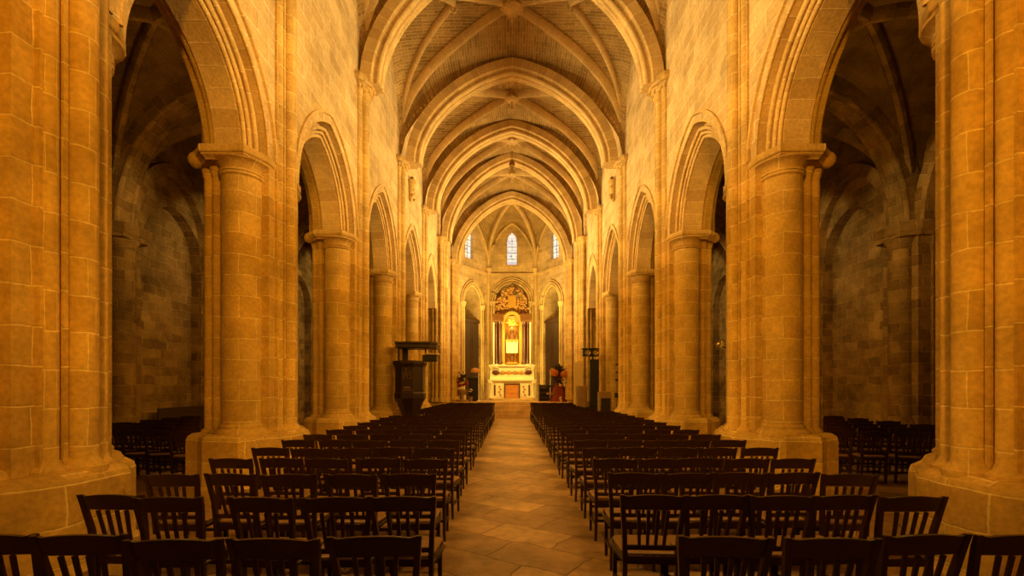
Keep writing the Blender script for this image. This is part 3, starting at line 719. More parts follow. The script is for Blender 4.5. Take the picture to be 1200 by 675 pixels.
for sg in (-1, 1):
    mb = MB(True); mb.ball((sg*1.0, -.02, .45), .2, 10, (1, .3, .8)); mb.ball((sg*.86, -.03, .4), .09, 8, (1, .4, 1)); mb.build('medallion', M['redmarble'], root)
    mb = MB(True); mb.tube([(sg*(1.0+.26*math.cos(a)), -.03, .5+.26*math.sin(a)) for a in [q*PI/9-.2 for q in range(11)]], .03, 8); mb.build('scroll', M['marble'], root)
    mb = MB(True); mb.lathe([(.06, 0), (.06, .1), (.035, .16), (.04, .4), (.035, .62), (.06, .7), (.06, .76)], sg*1.29, -.05, 12); mb.build('baluster', M['marble'], root)

RY = 28.9
root = thing('altarpiece', 'gilded altarpiece with dark marble columns and carved crown', 'altarpiece', (0, RY, PZ))
h = lambda z: z-PZ
mb = MB(); mb.bbox(-1.3, 1.3, .0, .9, 0, h(3.1), .02); mb.build('pedestal', M['marble'], root)
mb = MB(); mb.box(-1.25, 1.25, .55, .8, h(3.1), h(6.2)); mb.build('back_panel', M['goldstone'], root)
for sg in (-1, 1):
    for x_ in (.98, .74):
        mb = MB(True); r = .11 if x_ > .9 else .12
        y_ = .25 if x_ > .9 else .12
        mb.lathe([(r+.05, h(3.1)), (r+.05, h(3.18)), (r, h(3.26)), (r*1.03, h(4.2)), (r*.88, h(5.45)), (r, h(5.47)), (r*.9, h(5.5)), (r*1.5, h(5.75))], sg*x_, y_, 16)
        mb.build('column', M['redmarble'] if x_ < .9 else M['marble'], root) if False else mb.build('column', M['redmarble'], root)
    mb = MB(True); mb.lathe([(.06, h(3.1)), (.045, h(3.2)), (.045, h(5.55)), (.07, h(5.7))], sg*1.15, .0, 12); lab(mb.build('slender_column', M['marble'], root), 'pale slender column')
    mb = MB(); mb.stack([(sg*.86-.36, -.1), (sg*.86+.36, -.1), (sg*.86+.36, .6), (sg*.86-.36, .6)], [(-.06, h(5.75)), (-.02, h(5.85)), (-.02, h(6.08)), (.03, h(6.14)), (.03, h(6.24))]); mb.build('entablature', M['bronze'], root)
    mb = MB(); mb.bbox(sg*.53-.09, sg*.53+.09, .1, .5, h(3.1), h(5.5), .01); mb.build('niche_jamb', M['gold'], root)
mb = MB(True, 50)
arc = [(x_, 0, z_) for x_, z_ in pointed(.46, .05, 0, 14)]
arc = [(-.46, 0, -.4)] + arc + [(.46, 0, -.4)]
mb.sweep([(x_, .2, z_+h(5.75)) for x_, y_, z_ in arc], (0, -1, 0), [(-.2, .16), (-.2, .02), (-.12, 0), (.12, 0), (.2, .02), (.2, .16)]); mb.build('niche_arch', M['gold'], root)
mb = MB(True)     # gilded cloud and rays in the head of the niche
for q in range(26):
    a = random.uniform(0, PI); r = random.uniform(.05, .4); mb.ball((r*math.cos(a), .42, h(5.55)+r*math.sin(a)), random.uniform(.07, .13), 7, (1, .5, .8))
mb.build('cloud_relief', M['gold'], root)
mb = MB(True, 60)  # carved crown filling the arch head
for q in range(260):
    a = random.uniform(.05, PI-.05); r = random.uniform(.3, 1.0)
    mb.ball((r*1.06*math.cos(a), .5+random.uniform(-.05, .1), h(6.25)+1.85*r*math.sin(a)*.98), random.uniform(.05, .11), 6, (1, .6, .9))
for sg in (-1, 1):
    mb.tube([(sg*(.62+.25*math.cos(a)*(1-a/9)), .42, h(6.75)+.25*math.sin(a)*(1-a/9)) for a in [q*.45 for q in range(16)]], .05, 8)
mb.build('crown_relief', M['goldstone'], root)
mb = MB(); mb.bbox(-.26, .26, .36, .5, h(6.75), h(7.5), .03); mb.build('gilt_plaque', M['gold'], root)
root = thing('tabernacle', 'glowing white and gold tabernacle in the altarpiece niche', 'tabernacle', (0, RY-.1, 3.1))
mb = MB(); mb.bbox(-.36, .36, 0, .45, 0, .1, .01); mb.build('base', M['gold'], root)
for x_ in (-.3, -.1, .1, .3):
    mb = MB(True); mb.lathe([(.03, .1), (.025, .14), (.025, .62), (.04, .68)], x_, .04, 10); mb.build('leg', M['bronze'], root)
mb = MB(); mb.bbox(-.36, .36, .02, .42, .68, .76, .01); mb.bbox(-.3, .3, .12, .4, .76, 1.4, .01); mb.build('cabinet', M['linen'], root)
for x_ in (-.33, .33, -.12, .12):
    mb = MB(True); mb.lathe([(.05, .76), (.04, .8), (.04, 1.32), (.055, 1.4)], x_, .05, 12); mb.build('column', M['linen'], root)
mb = MB(); mb.stack([(-.4, -.02), (.4, -.02), (.4, .45), (-.4, .45)], [(-.03, 1.4), (0, 1.44), (0, 1.5), (-.1, 1.56)]); mb.build('cornice', M['gold'], root)
# statue group above the tabernacle: seated figure with small figures
def statue(name, label, loc, sc_, mat, mat2, group=None):
    r = thing(name, label, 'statue', loc, 0, group)
    mb = MB(True, 70)
    mb.lathe([(.17, 0), (.18, .03), (.16, .15), (.13, .33), (.10, .43), (.115, .5), (.11, .56), (.06, .62), (.035, .64), (.035, .66)], 0, 0, 14)
    for e in range(14):      # robe folds
        a = e*2*PI/14; mb.tube([(.175*math.cos(a), .175*math.sin(a), .01), (.125*math.cos(a+.1), .125*math.sin(a+.1), .34), (.09*math.cos(a+.15), .09*math.sin(a+.15), .46)], .016, 6, .008)
    for sg in (-1, 1): mb.tube([(sg*.1, 0, .56), (sg*.15, -.04, .45), (sg*.09, -.13, .40), (sg*.02, -.15, .44)], .033, 8, .018)
    b = mb.build('robe', mat, r)
    mb = MB(True, 70); mb.ball((0, -.01, .72), .062, 12, (.85, .95, 1.15)); mb.ball((0, -.07, .715), .012, 6); mb.build('head', mat2, r)
    for o in r.children: o.scale = (sc_,)*3
    return r
statue('statue', 'dark bronze robed statue standing on the tabernacle', (0, RY+.13, 4.66), 1.0, M['bronze'], M['linen'])
for sg in (-1, 1):
    root = thing('cherub_statue', 'small dark kneeling figure on the %s of the bronze statue' % SIDE[sg], 'statue', (sg*.29, RY+.12, 4.66), 0, 'kneeling figures on the tabernacle')
    mb = MB(True, 70); mb.lathe([(.1, 0), (.11, .08), (.08, .2), (.07, .3), (.03, .36)], 0, 0, 12); mb.tube([(sg*.07, 0, .28), (sg*.05, -.08, .22), (-sg*.03, -.1, .27)], .025, 7, .015); mb.build('body', M['bronze'], root)
    mb = MB(True, 70); mb.ball((0, -.01, .41), .055, 10, (.9, .95, 1.1)); mb.build('head', M['bronze'], root)
    mb = MB(); mb.bbox(-.36, .36, 0, .3, 0, .1, .01)

# ------------------------------------------------------------------ chairs
def chair_parts():
    """list of (name, MB, mats, label) in local coordinates: back at y=0, seat towards +y"""
    out = []
    def add(n, mb, m='chair', l=None): out.append((n, mb, M[m], l))
    mb = MB(True, 40)       # seat
    nz = 7; top = []; 
    outline = [(-.175, .02), (.175, .02), (.2, .10), (.215, .30), (.21, .38), (.18, .415), (-.18, .415), (-.21, .38), (-.215, .30), (-.2, .10)]
    mb.stack(outline, [(-.008, .425), (0, .43), (0, .442), (-.008, .448), (-.05, .444)]); add('seat', mb, 'seat', 'worn brown plywood seat')
    mb = MB()
    mb.box(-.18, .18, .0, .022, .375, .424); mb.box(-.185, .185, .375, .397, .375, .424); mb.bar((-.19, .01, .40), (-.195, .385, .40), .02, .048, up=(0, 0, 1)); mb.bar((.19, .01, .40), (.195, .385, .40), .02, .048, up=(0, 0, 1)); add('seat_frame', mb)
    for sg in (-1, 1):      # rear legs run on as back posts
        mb = MB(True, 40)
        pts = [(sg*.192, .035, 0), (sg*.190, .012, .22), (sg*.190, 0, .44), (sg*.20, -.018, .62), (sg*.218, -.058, .80), (sg*.226, -.078, .868)]
        P = []
        for (x, y, z), w, d in zip(pts, (.028, .032, .034, .034, .034, .030), (.03, .034, .036, .032, .028, .024)):
            P.append([(x-w/2, y-d/2, z), (x+w/2, y-d/2, z), (x+w/2, y+d/2, z), (x-w/2, y+d/2, z)])
        mb.grid(P, close=True); mb.poly(P[-1]); mb.poly(P[0], True); add('leg', mb)
        mb = MB(); mb.bar((sg*.192, .388, 0), (sg*.192, .380, .42), .027, .027, .036, .036); add('leg', mb)
    mb = MB(True, 40)       # crest rail, curved in plan and arched on top
    P = []
    for q in range(13):
        t = q/6-1; x = .214*t; y = -.072 - .018*(1-t*t); zt = .852+.020*(1-abs(t)**2.2)+(.012 if abs(t) > .95 else 0); zb = .762+.004*(1-t*t)
        yb = y+.028
        P.append([(x, yb-.011, zb), (x, y-.011, zt), (x, y+.011, zt), (x, yb+.011, zb)])
    mb.grid(P, close=True); mb.poly(P[0]); mb.poly(P[-1], True); add('crest_rail', mb)
    mb = MB(); mb.box(-.18, .18, -.012, .008, .475, .507); add('back_rail', mb)
    for t in (-1.5, -.5, .5, 1.5):
        mb = MB(); mb.bar((t*.058, -.003, .49), (t*.070, -.064, .76), .022, .012, .026, .012); add('slat', mb)
    for p0, p1 in (((-.19, .03, .16), (-.192, .385, .16)), ((.19, .03, .16), (.192, .385, .16)), ((-.192, .2, .16), (.192, .2, .16)), ((-.19, .384, .27), (.19, .384, .27)), ((-.19, .02, .27), (.19, .02, .27))):
        mb = MB(); mb.bar(p0, p1, .018, .026, up=(0, 0, 1)); add('stretcher', mb)
    for sg in (-1, 1):      # bentwood brace under the side of the seat, rising to the back post
        mb = MB(True, 60); mb.tube([(sg*.192, .005, .39), (sg*.218, .05, .41), (sg*.238, .13, .425), (sg*.238, .26, .43), (sg*.212, .36, .43), (sg*.19, .395, .425)], .014, 7); add('brace', mb)
    return out
CP = chair_parts()
part_mesh = [(n, mb.mesh(n, m), l) for n, mb, m, l in CP]
joint = MB(); jm = [M['chair'], M['seat']]
for n, mb, m, l in CP:
    b = len(joint.v); joint.v += mb.v
    for f_, u in zip(mb.f, mb.uv): joint.f.append(tuple(i+b for i in f_)); joint.uv.append(u); joint.mi.append(1 if n == 'seat' else 0)
joint_mesh = joint.mesh('church_chair', jm)
proto = None
def place_chair(x, y, rz, label, group, full):
    global proto
    if full:
        if proto is None:
            proto = thing('church_chair', label, 'chair')
            for n, me, l in part_mesh:
                o = bpy.data.objects.new(n, me); COL.objects.link(o); o.parent = proto
                if l: o['label'] = l
            r = proto
        else:
            r = proto.copy(); COL.objects.link(r)
            for ch in list(proto.children):
                c = ch.copy(); COL.objects.link(c); c.parent = r
    else:
        r = bpy.data.objects.new('church_chair', joint_mesh); COL.objects.link(r)
    tag(r, label, 'chair', group); r.location = (x, y, 0); r.rotation_euler = (0, 0, rz); r.scale = (.935, 1, 1)
    return r
NUM = ['first', 'second', 'third', 'fourth', 'fifth', 'sixth', 'seventh', 'eighth', 'ninth', 'tenth', 'eleventh', 'twelfth', 'thirteenth', 'fourteenth', 'fifteenth', 'sixteenth', 'seventeenth', 'eighteenth', 'nineteenth', 'twentieth', 'twenty-first', 'twenty-second', 'twenty-third', 'twenty-fourth', 'twenty-fifth', 'twenty-sixth', 'twenty-seventh', 'twenty-eighth']
KEEP = [(2.55, 3.5, 15.4, 20.5), (-3.5, -2.2, 12.95, 13.95)]
def clear(x, y):
    for a, b, c, d in KEEP:
        if a < x < b and c < y+.2 < d: return False
    return True
def row_xs(r, s):
    pxm = {  # first rows measured in the photograph: centre pixels
        (0, -1): [437, 326, 208, 91, -20], (0, 1): [853, 975, 1089, 1204],
        (1, -1): [470, 394, 307, 200, 122], (1, 1): [770, 843, 918, 992, 1068],
    }
    Y = 2.22 + .82*r - .0
    if (r, s) in pxm: return [(p-600)*Y/540 for p in pxm[r, s]]
    if s < 0: inner = [.55, .55, .60, .64, .66, .68, .7, .72][min(r, 7)] + max(0, r-7)*.006; outer = [2.9, 2.9, 3.08, 3.08, 3.14, 3.2, 3.24, 3.24][min(r, 7)]
    else: inner = .80 + .004*r; outer = [2.9, 2.85, 3.04, 3.07, 3.2, 3.24, 3.24, 3.24][min(r, 7)]
    n = 5; pitch = (outer-inner)/n
    return [s*(inner+pitch*(j+.5)) for j in range(n)]
for r in range(26):
    for s in (-1, 1):
        xs = row_xs(r, s)
        for j, x in enumerate(xs):
            y = 2.22 + .82*r + .075 + random.uniform(-.05, .05); x += random.uniform(-.015, .015)
            if not clear(x, y) or (r == 25 and False): continue
            seat = ['seat at the aisle', 'second seat from aisle', 'third seat from aisle', 'fourth seat from aisle', 'fifth seat from aisle'][j]
            place_chair(x, y, random.uniform(-.09, .09), 'dark slatted chair %s of aisle, %s row from camera, %s' % (SIDE[s], NUM[r], seat), 'chairs %s of the central aisle' % SIDE[s], r < 8)
# aisle chairs, set at an angle
for s in (-1, 1):
    for r, y in enumerate((7.75, 8.6, 9.45, 10.3, 11.15, 12.0)):
        for j in range(4):
            lo = max(.66*y+.1, 5.0); x = lo+.3+j*.50
            if x > .93*y + .2 or x > 8.7: continue
            if abs(y-10.65) < .7 and x > 8.3: continue
            lbl = 'dark slatted chair in the %s aisle, %s row back, %s from the pier' % (SIDE[s], NUM[r], NUM[j])
            place_chair(s*x, y+random.uniform(-.04, .04)+(.10*j if s < 0 else -.10*j), s*(-.22)+random.uniform(-.08, .08), lbl, 'chairs in the %s aisle' % SIDE[s], r < 2)
# bench against the aisle wall
root = thing('wall_bench', 'low dark wooden bench against the left aisle wall', 'bench', (-8.95, 13.1, 0))
mb = MB(); mb.bbox(-.25, .25, -1.1, 1.1, .42, .46, .008); mb.build('seat', M['bench'], root)
mb = MB(); mb.bbox(-.3, -.25, -1.1, 1.1, .4, 1.06, .01); mb.build('backrest', M['bench'], root)
for y_ in (-1.05, 1.05):
    mb = MB(); mb.bbox(-.25, .25, y_-.04, y_+.04, 0, .62, .008); mb.build('end_panel', M['bench'], root)

# ------------------------------------------------------------------ pulpit
root = thing('pulpit', 'black carved wooden pulpit with flat canopy on the left', 'pulpit', (-2.98, 13.5, 0))
n = 8; octo = lambda r, c=(0, 0): [(c[0]+r*math.cos(PI/8+q*PI/4), c[1]+r*math.sin(PI/8+q*PI/4)) for q in range(8)]
mb = MB(True, 20); mb.stack(octo(.2), [(0, 0), (0, .7), (.04, .8), (.12, 1.0), (.24, 1.3), (.33, 1.42), (.33, 1.48)]); mb.build('stem', M['pulpit'], root)
mb = MB(); mb.stack(octo(.53), [(.03, 1.48), (.03, 1.56), (0, 1.6), (.0, 2.32), (.04, 2.38)]); tub = mb.build('tub', M['pulpit'], root)
mb = MB(); mb.stack(octo(.57), [(0, 2.37), (.04, 2.42), (.04, 2.5)]); mb.build('rim', M['pulpit'], root)
mb = MB()   # IHS monogram on the front face
def seg(x0, z0, x1, z1, w=.016): mb.bar((x0, -.505, z0), (x1, -.505, z1), w, .014)
ox, oz = -.02, 1.98; H_ = .2
seg(ox-.13, oz, ox-.13, oz+H_)
seg(ox-.07, oz, ox-.07, oz+H_); seg(ox+.03, oz, ox+.03, oz+H_); seg(ox-.07, oz+H_/2, ox+.03, oz+H_/2); seg(ox-.02, oz+H_/2, ox-.02, oz+H_*1.6); seg(ox-.06, oz+H_*1.35, ox+.02, oz+H_*1.35)
pts = [(.17, .17), (.14, .2), (.10, .19), (.085, .155), (.10, .12), (.15, .085), (.165, .05), (.145, .01), (.105, 0), (.08, .025)]
for a, b in zip(pts, pts[1:]): seg(ox+a[0], oz+a[1], ox+b[0], oz+b[1])
mb.build('monogram', M['pulpit_trim'], tub)
mb = MB(); mb.bbox(-.18, .18, -.51, -.485, 1.64, 1.665, .004); mb.bbox(-.12, .1, -.512, -.485, 1.70, 1.76, .004); mb.build('carved_band', M['pulpit_trim'], tub)
mb = MB(); mb.bbox(-.36, -.16, .3, .4, 2.4, 2.9, .012); mb.build('back_panel', M['pulpit'], root)
mb = MB(True); mb.lathe([(.03, 2.45), (.045, 2.6), (.03, 2.8), (.03, 2.9)], -.38, -.1, 10); mb.build('post', M['pulpit'], root)
mb = MB(); mb.stack([(-.32+x_, y_) for x_, y_ in [(-.08, -.5), (1.1, -.45), (1.28, -.2), (1.28, .35), (-.08, .45)]], [(-.03, 2.86), (.0, 2.88), (0, 2.96), (.03, 2.99), (.03, 3.04)]); mb.build('canopy', M['pulpit'], root)
for o in root.children: o.scale = (.82, .82, 1)
for o in root.children: o.location.z = -.13
mb = MB(); mb.bbox(.38, .79, -.12, .12, 2.36, 2.56, .02); mb.bar((.45, 0, 2.5), (.45, 0, 2.78), .04, .04); q = mb.build('book_rest', M['black'], root)
mb = MB(); mb.bbox(.46, .84, -.15, .15, 2.56, 2.6, .008); mb.build('top_board', M['pale'], q)

# ------------------------------------------------------------------ things by the sanctuary, right
root = thing('loudspeaker_tower', 'tall black column loudspeaker by the right piers', 'loudspeaker', (3.05, 17.35, 0))
mb = MB(); mb.bbox(-.3, .22, -.2, .2, 0, .9, .02); mb.build('base_cabinet', M['black'], root)
mb = MB(); mb.bbox(-.14, .2, -.14, .14, .9, 2.66, .015); mb.build('column_cabinet', M['black'], root)
root = thing('projector', 'black twin-lens spotlight unit on top of the loudspeaker tower', 'spotlight', (2.98, 17.35, 2.66))
mb = MB(); mb.bar((.05, 0, 0), (.05, 0, .12), .05, .05); mb.build('mount', M['black'], root)
mb = MB(); mb.bbox(-.32, .27, -.14, .14, .12, .38, .03); mb.build('housing', M['black'], root)
for x_ in (-.15, .14):
    mb = MB(True); P = [[(x_+r*math.cos(q*PI/8), y_, .25+r*math.sin(q*PI/8)) for q in range(16)] for r, y_ in ((.10, -.13), (.105, -.2), (.08, -.2), (.06, -.16))]
    mb.grid(P, close=True); mb.poly(P[-1]); mb.build('lens', M['chrome'], root)
mb = MB(); mb.bbox(-.36, .3, -.16, .1, .38, .42, .01); mb.build('visor', M['black'], root)
root = thing('screen_board', 'tall pale board standing beside the right sanctuary pier', 'board', (2.92, 20.3, 0))
mb = MB(); mb.bbox(-.2, .2, -.03, .03, .1, 2.72, .01); mb.build('panel', M['pale'], root)
for x_ in (-.15, .15):
    mb = MB(); mb.bbox(x_-.03, x_+.03, -.2, .2, 0, .1, .01); mb.build('foot', M['pale'], root)
root = thing('floor_box', 'brown fabric-fronted floor box before the pale board', 'box', (2.86, 19.0, 0))
mb = MB(); mb.bbox(-.2, .2, -.2, .2, .0, 1.68, .03); mb.build('body', M['brown'], root)
mb = MB(); mb.bbox(-.16, .16, -.215, -.198, .5, 1.6, .01); mb.build('grille', M['brown'], root)
root = thing('stage_monitor', 'low dark brown wedge speaker right of the black tower', 'loudspeaker', (3.16, 15.75, 0))
mb = MB(); x0, x1 = -.2, .2
mb.prism([(x0, -.2), (x1, -.2), (x1, .2), (x0, .2)], 0, 1.3); mb.prism([(x0, -.12), (x1, -.12), (x1, .2), (x0, .2)], 1.3, 1.46); mb.build('cabinet', M['brown'], root)
mb = MB(); mb.bbox(-.16, .16, -.212, -.198, .3, 1.25, .008); mb.build('grille', M['black'], root)
root = thing('notice_stand', 'thin metal stand with small dark fittings by the fourth right pier', 'stand', (3.42, 15.05, 0))
mb = MB(True)
mb.tube([(0, 0, 0), (0, 0, 2.4)], .02, 8)
for q in range(3): a = q*2*PI/3; mb.tube([(0, 0, .25), (.13*math.cos(a), .13*math.sin(a), .01)], .014, 6)
mb.build('pole', M['chrome'], root)
for z_, w in ((1.35, .16), (1.85, .07), (2.1, .05), (2.35, .06)):
    mb = MB(); mb.bbox(-.02-w*.3, w*.7, -.05, .03, z_-w/2, z_+w/2, .008); mb.build('fitting', M['black'], root)
root = thing('wall_spotlight', 'tiny chrome spotlight clamped to the second right pier', 'spotlight', (3.40, 7.55, 2.3))
mb = MB(True); P = [[(r*math.cos(q*PI/6)-.0, y_, r*math.sin(q*PI/6)) for q in range(12)] for r, y_ in ((.02, .07), (.04, .05), (.055, -.05), (.045, -.055), (.03, -.03))]
mb.grid(P, close=True); mb.poly(P[-1]); mb.poly(P[0], True); mb.build('lamp_head', M['chrome'], root)
mb = MB(True); mb.tube([(0, 0, 0), (.04, -.03, -.05), (.1, -.04, -.06)], .01, 6); mb.build('bracket', M['black'], root)

# flowers
def flowers(root, cx, cz, rx, rz, n, mat, nm, r0=.05, r1=.1, cy=0):
    for q in range(n):
        a = random.uniform(0, 2*PI); e = random.uniform(-PI/2, PI/2); k = random.uniform(.6, 1)
        x, y, z = cx+rx*k*math.cos(a)*math.cos(e), cy+rx*k*math.sin(a)*math.cos(e), cz+rz*k*math.sin(e)
        mb = MB(True, 70); rr = random.uniform(r0, r1); mb.ball((x, y, z), rr*.7, 6, (1, 1, .8))
        for w in range(6): mb.ball((x+rr*.6*math.cos(w*PI/3), y+rr*.6*math.sin(w*PI/3), z+rr*.1), rr*.45, 5, (1, 1, .6))
        mb.build(nm, mat, root)
def leaves(root, cx, cz, rx, rz, n, cy=0, L=.2):
    mb = MB()
    for q in range(n):
        a = random.uniform(0, 2*PI); e = random.uniform(-.5, 1.4); p0 = Vector((cx, cy, cz-rz*.6)); d = Vector((math.cos(a)*math.cos(e)*rx, math.sin(a)*math.cos(e)*rx, math.sin(e)*rz))
        p1 = p0+d*random.uniform(.8, 1.5); t = d.normalized(); s_ = t.cross(Vector((0, 0, 1))).normalized()*L*.2
        m_ = p1 - t*L*.5; mb.poly([p1-t*L, m_+s_+Vector((0, 0, .01)), p1, m_-s_]); mb.tube([p0, p1-t*L*.5], .006, 4)
    mb.build('foliage', M['leaf'], root)
root = thing('flower_stand', 'vase of scarlet flowers left of the sanctuary steps', 'flowers', (-2.78, 25.55, PZ))
mb = MB(True); mb.lathe([(.2, 0), (.2, .05), (.08, .1), (.07, .25), (.17, .42), (.19, .55), (.15, .6)], 0, 0, 16); mb.build('vase', M['brown'], root)
leaves(root, 0, 1.25, .3, .35, 60); flowers(root, 0, .95, .24, .22, 16, M['red'], 'bloom', .07, .11)
for o in root.children: o.scale = (1.35, 1.2, 1.15)
root = thing('flower_pot', 'small pot of pale flowers beside the scarlet vase', 'flowers', (-2.32, 25.6, PZ))
mb = MB(True); mb.lathe([(.1, 0), (.14, .2), (.15, .28)], 0, 0, 14); mb.build('pot', M['brown'], root)
leaves(root, 0, .5, .16, .22, 30); flowers(root, 0, .62, .14, .1, 6, M['white'], 'bloom', .05, .07)
root = thing('dark_lectern', 'black cloth-covered lectern left of the altar', 'lectern', (-2.15, 26.3, PZ))
mb = MB(); mb.bbox(-.3, .3, -.2, .2, 0, 1.3, .03); mb.build('body', M['black'], root)
mb = MB(); mb.bar((-.0, -.28, 1.28), (0, .24, 1.42), .68, .04, up=(0, 0, 1)); mb.build('desk', M['black'], root)
def hood_lamp(x, y, side, label):
    root = thing('hooded_lamp', label, 'lamp', (x, y, PZ), 0, 'amber hooded lamps flanking the altar')
    mb = MB(True); mb.lathe([(.13, 0), (.13, .03), (.03, .06), (.025, 1.2)], 0, 0, 12); mb.tube([(0, 0, 1.15), (0, 0, 1.6), (-side*.02, 0, 1.75), (-side*.12, 0, 1.84)], .025, 8); mb.build('stem', M['linen'], root)
    mb = MB(True); P = []
    for e in range(9):
        th = e/8*PI/2*1.15; P.append([(-side*.2+.25*math.sin(th)*math.cos(q*PI/8), .18*math.sin(th)*math.sin(q*PI/8), 1.68+.22*math.cos(th)) for q in range(16)])
    mb.grid(P, close=True); mb.build('lamp_shade', M['shade'], root)
    mb = MB(True); mb.ball((-side*.2, 0, 1.74), .06, 8); mb.build('bulb', M['glow'], root)
hood_lamp(-1.88, 26.0, 1, 'pale-stemmed lamp with amber hood left of the altar')
hood_lamp(2.18, 26.2, -1, 'pale-stemmed lamp with amber hood right of the altar')
root = thing('flower_arrangement', 'tall dark arrangement with orange and crimson blooms right of the altar', 'flowers', (2.62, 25.75, PZ))
mb = MB(True, 60)
P = [[((.42-.18*zz)*(1+.08*math.cos(q*PI/2.5))*math.cos(q*PI/12), (.34-.14*zz)*(1+.08*math.cos(q*PI/2.5))*math.sin(q*PI/12), zz*.75) for q in range(24)] for zz in (0, .3, .6, .9, 1)]
mb.grid(P, close=True); mb.poly(P[-1]); mb.build('draped_stand', M['reddrape'], root)
leaves(root, -.02, 1.6, .34, .42, 120, L=.26); leaves(root, -.02, 1.15, .3, .3, 70)
for x_, z_, r_ in ((-.2, 1.42, .15), (.24, 1.36, .16)):
    mb = MB(True, 70); mb.ball((x_, -.2, z_), r_, 10, (1, .8, 1.1))
    for w in range(8): mb.ball((x_+r_*.8*math.cos(w*PI/4), -.25, z_+r_*.8*math.sin(w*PI/4)), r_*.4, 6, (1, .6, 1))
    mb.build('large_bloom', M['orange'], root)
flowers(root, 0, 1.0, .3, .35, 16, M['red'], 'bloom', .05, .09, -.1)
flowers(root, .22, 1.05, .1, .2, 4, M['white'], 'white_bloom', .05, .07, -.25)
for o in root.children: o.scale = (1.3, 1.1, 1.12)
root = thing('flower_posy', 'white posy at the edge of the sanctuary, right', 'flowers', (2.68, 25.27, PZ))
mb = MB(True); mb.lathe([(.06, 0), (.08, .1), (.07, .12)], 0, 0, 12); mb.build('pot', M['brass'], root)
flowers(root, 0, .2, .09, .07, 7, M['white'], 'bloom', .04, .06)
root = thing('choir_stall', 'dark wooden kneeler with shelves right of the altar', 'kneeler', (1.98, 26.6, PZ))
for z_ in (.2, .48, .74):
    mb = MB(); mb.bbox(-.4, .4, -.2+z_*.2, .3, z_-.03, z_+.03, .008); mb.build('shelf', M['bench'], root)
for x_ in (-.4, .4):
    mb = MB(); mb.bbox(x_-.03, x_+.03, -.2, .3, 0, .95, .01); mb.build('side_panel', M['bench'], root)
mb = MB(); mb.bbox(-.4, .4, .26, .3, 0, .95, .01); mb.build('back_panel', M['bench'], root)
root = thing('round_armchair', 'dark round-backed armchair beside the orange blooms', 'armchair', (2.2, 25.75, PZ))
mb = MB(True, 60); mb.lathe([(.26, .38), (.28, .44), (.26, .5)], 0, 0, 18); mb.build('seat', M['brown'], root)
mb = MB(True, 60); mb.tube([(.27*math.cos(a), .27*math.sin(a)+.02, .78+.08*math.sin(a)) for a in [q*PI/10 for q in range(11)]], .05, 8); mb.build('backrest', M['black'], root)
for q in range(7): a = q*PI/6; mb = MB(); mb.bar((.25*math.cos(a), .25*math.sin(a), .47), (.27*math.cos(a), .27*math.sin(a)+.02, .78), .025, .02); mb.build('spindle', M['black'], root)
for q in range(4): a = PI/4+q*PI/2; mb = MB(); mb.bar((.24*math.cos(a), .24*math.sin(a), 0), (.2*math.cos(a), .2*math.sin(a), .4), .03, .03); mb.build('leg', M['black'], root)

# hanging lamp, carved corbels
root = thing('hanging_lamp', 'small bronze ball lamp hanging on a cord from the vault', 'lamp', (0, 20.0, 11.3))
mb = MB(True); mb.ball((0, 0, 0), .13, 12); mb.lathe([(.03, .12), (.05, .16), (.02, .2)], 0, 0, 10); mb.build('globe', M['bronze'], root)
mb = MB(True); mb.tube([(0, 0, .15), (0, 0, 1.0)], .016, 6); mb.build('cord', M['black'], root)
mb = MB(True); mb.lathe([(.0, -.3), (.025, -.26), (.02, -.13)], 0, 0, 8); mb.build('finial', M['bronze'], root)
for s in (-1, 1):
    root = thing('carved_corbel', 'carved stone corbel high on the %s nave wall beyond the fourth pier' % SIDE[s], 'corbel', (s*3.48, 15.6, 7.9), 0, 'carved corbels on the nave walls')
    mb = MB(True, 40); mb.lathe([(.03, 0), (.08, .1), (.1, .3), (.14, .42), (.12, .5), (.17, .62), (.17, .7)], -s*.06, 0, 12)
    for q in range(8): mb.ball((-s*.15, random.uniform(-.1, .1), .1+q*.07), .05, 6)
    mb.build('bracket', M['stone'], root)
    mb = MB(); mb.bbox(-.05-s*.1, .05-s*.1, -.08, .08, .7, .82, .02); mb.build('loudspeaker_box', M['bronze'], root)

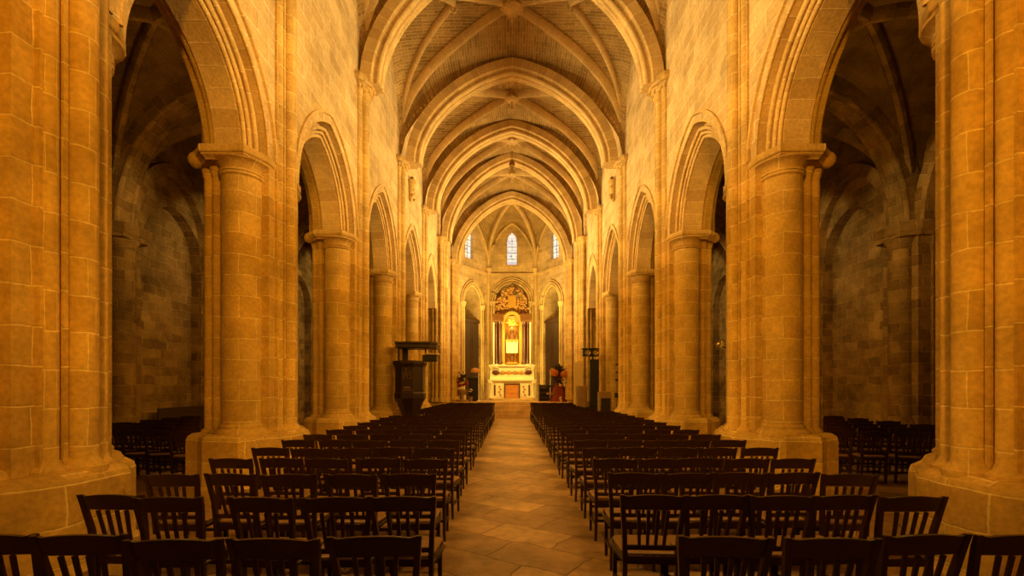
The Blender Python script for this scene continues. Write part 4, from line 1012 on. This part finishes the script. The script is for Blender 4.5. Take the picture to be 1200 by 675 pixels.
# ------------------------------------------------------------------ lights
def light(kind, name, loc, target, power, col, size=.3, angle=None, blend=.8):
    ld = bpy.data.lights.new(name, kind); ld.energy = power; ld.color = col
    if kind == 'SPOT': ld.spot_size = math.radians(angle or 90); ld.spot_blend = blend; ld.shadow_soft_size = size
    elif kind == 'AREA': ld.size = size
    else: ld.shadow_soft_size = size
    o = bpy.data.objects.new(name, ld); COL.objects.link(o); o.location = loc
    if target: o.rotation_euler = (Vector(target)-Vector(loc)).to_track_quat('-Z', 'Y').to_euler()
    return o
WARM = (1, .50, .05); DEEP = (1, .42, .025); PALE = (1, .70, .26); GOLD = (1, .66, .14)
for k in range(1, 7):      # floods on the pier heads washing the opposite upper wall and the vault
    y = YV[k]
    for s in (-1, 1):
        light('SPOT', 'flood_lamp', (s*2.9, y+.1, 5.6), (-s*3.5, y+1.6, 8.5), 1250 if k < 5 else 2000, PALE, .2, 84 if k < 5 else 110, 1)
        light('SPOT', 'flood_lamp', (s*2.9, y-.2, 5.2), (-s*3.9, y+2.6, 3.0), 400, WARM, .25, 100, 1)
        if k < 6: light('SPOT', 'floor_fill', (s*2.8, y-.1, 5.0), (-s*.3, y+1.0, 0), 170, (1, .56, .12), .2, 90, 1)  # added fill spots to brighten the floor and seats, no real fixtures
for s in (-1, 1):          # floods behind the camera
    light('SPOT', 'flood_lamp', (s*.7, -3.2, 5.2), (-s*4.1, 6.4, 4.4), 2100, DEEP, .35, 70, 1)
for s in (-1, 1): light('SPOT', 'altar_lamp', (s*2.3, 24.6, 7.8), (0, 28.4, 2.6), 1700, GOLD, .15, 55, .9)
for s in (-1, 1): light('SPOT', 'apse_lamp', (s*2.4, 26.2, 4.6), (-s*1.4, 29.5, 8.5), 900, GOLD, .2, 130, 1)
light('SPOT', 'step_fill', (0, 22.4, 8.2), (0, 24.7, .3), 1100, (1, .55, .12), .2, 50, 1)  # added fill so the steps read brighter, no fixture hangs here
light('POINT', 'niche_lamp', (0, 28.7, 5.9), None, 28, GOLD, .08)
for s in (-1, 1): light('POINT', 'aisle_fill', (s*6.0, 8.6, 5.2), None, 60, WARM, .4)  # unseen fill added to lift the dim aisles
w = bpy.data.worlds.new('World'); sc.world = w; w.use_nodes = True
w.node_tree.nodes['Background'].inputs[0].default_value = (.5, .6, .8, 1); w.node_tree.nodes['Background'].inputs[1].default_value = .02

# ------------------------------------------------------------------ camera
cd = bpy.data.cameras.new('camera'); cam = bpy.data.objects.new('camera', cd); COL.objects.link(cam)
cd.sensor_width = 36; cd.lens = 540/1200*36; cd.shift_y = 117.5/1200; cd.clip_start = .05
cam.location = (0, 0, 1.58); cam.rotation_euler = (PI/2, 0, 0); sc.camera = cam
sc.view_settings.view_transform = 'Standard'; sc.view_settings.look = 'None'; sc.view_settings.gamma = 1; sc.view_settings.exposure = .12
sc.cycles.max_bounces = 8; sc.cycles.diffuse_bounces = 4; sc.cycles.sample_clamp_indirect = 6
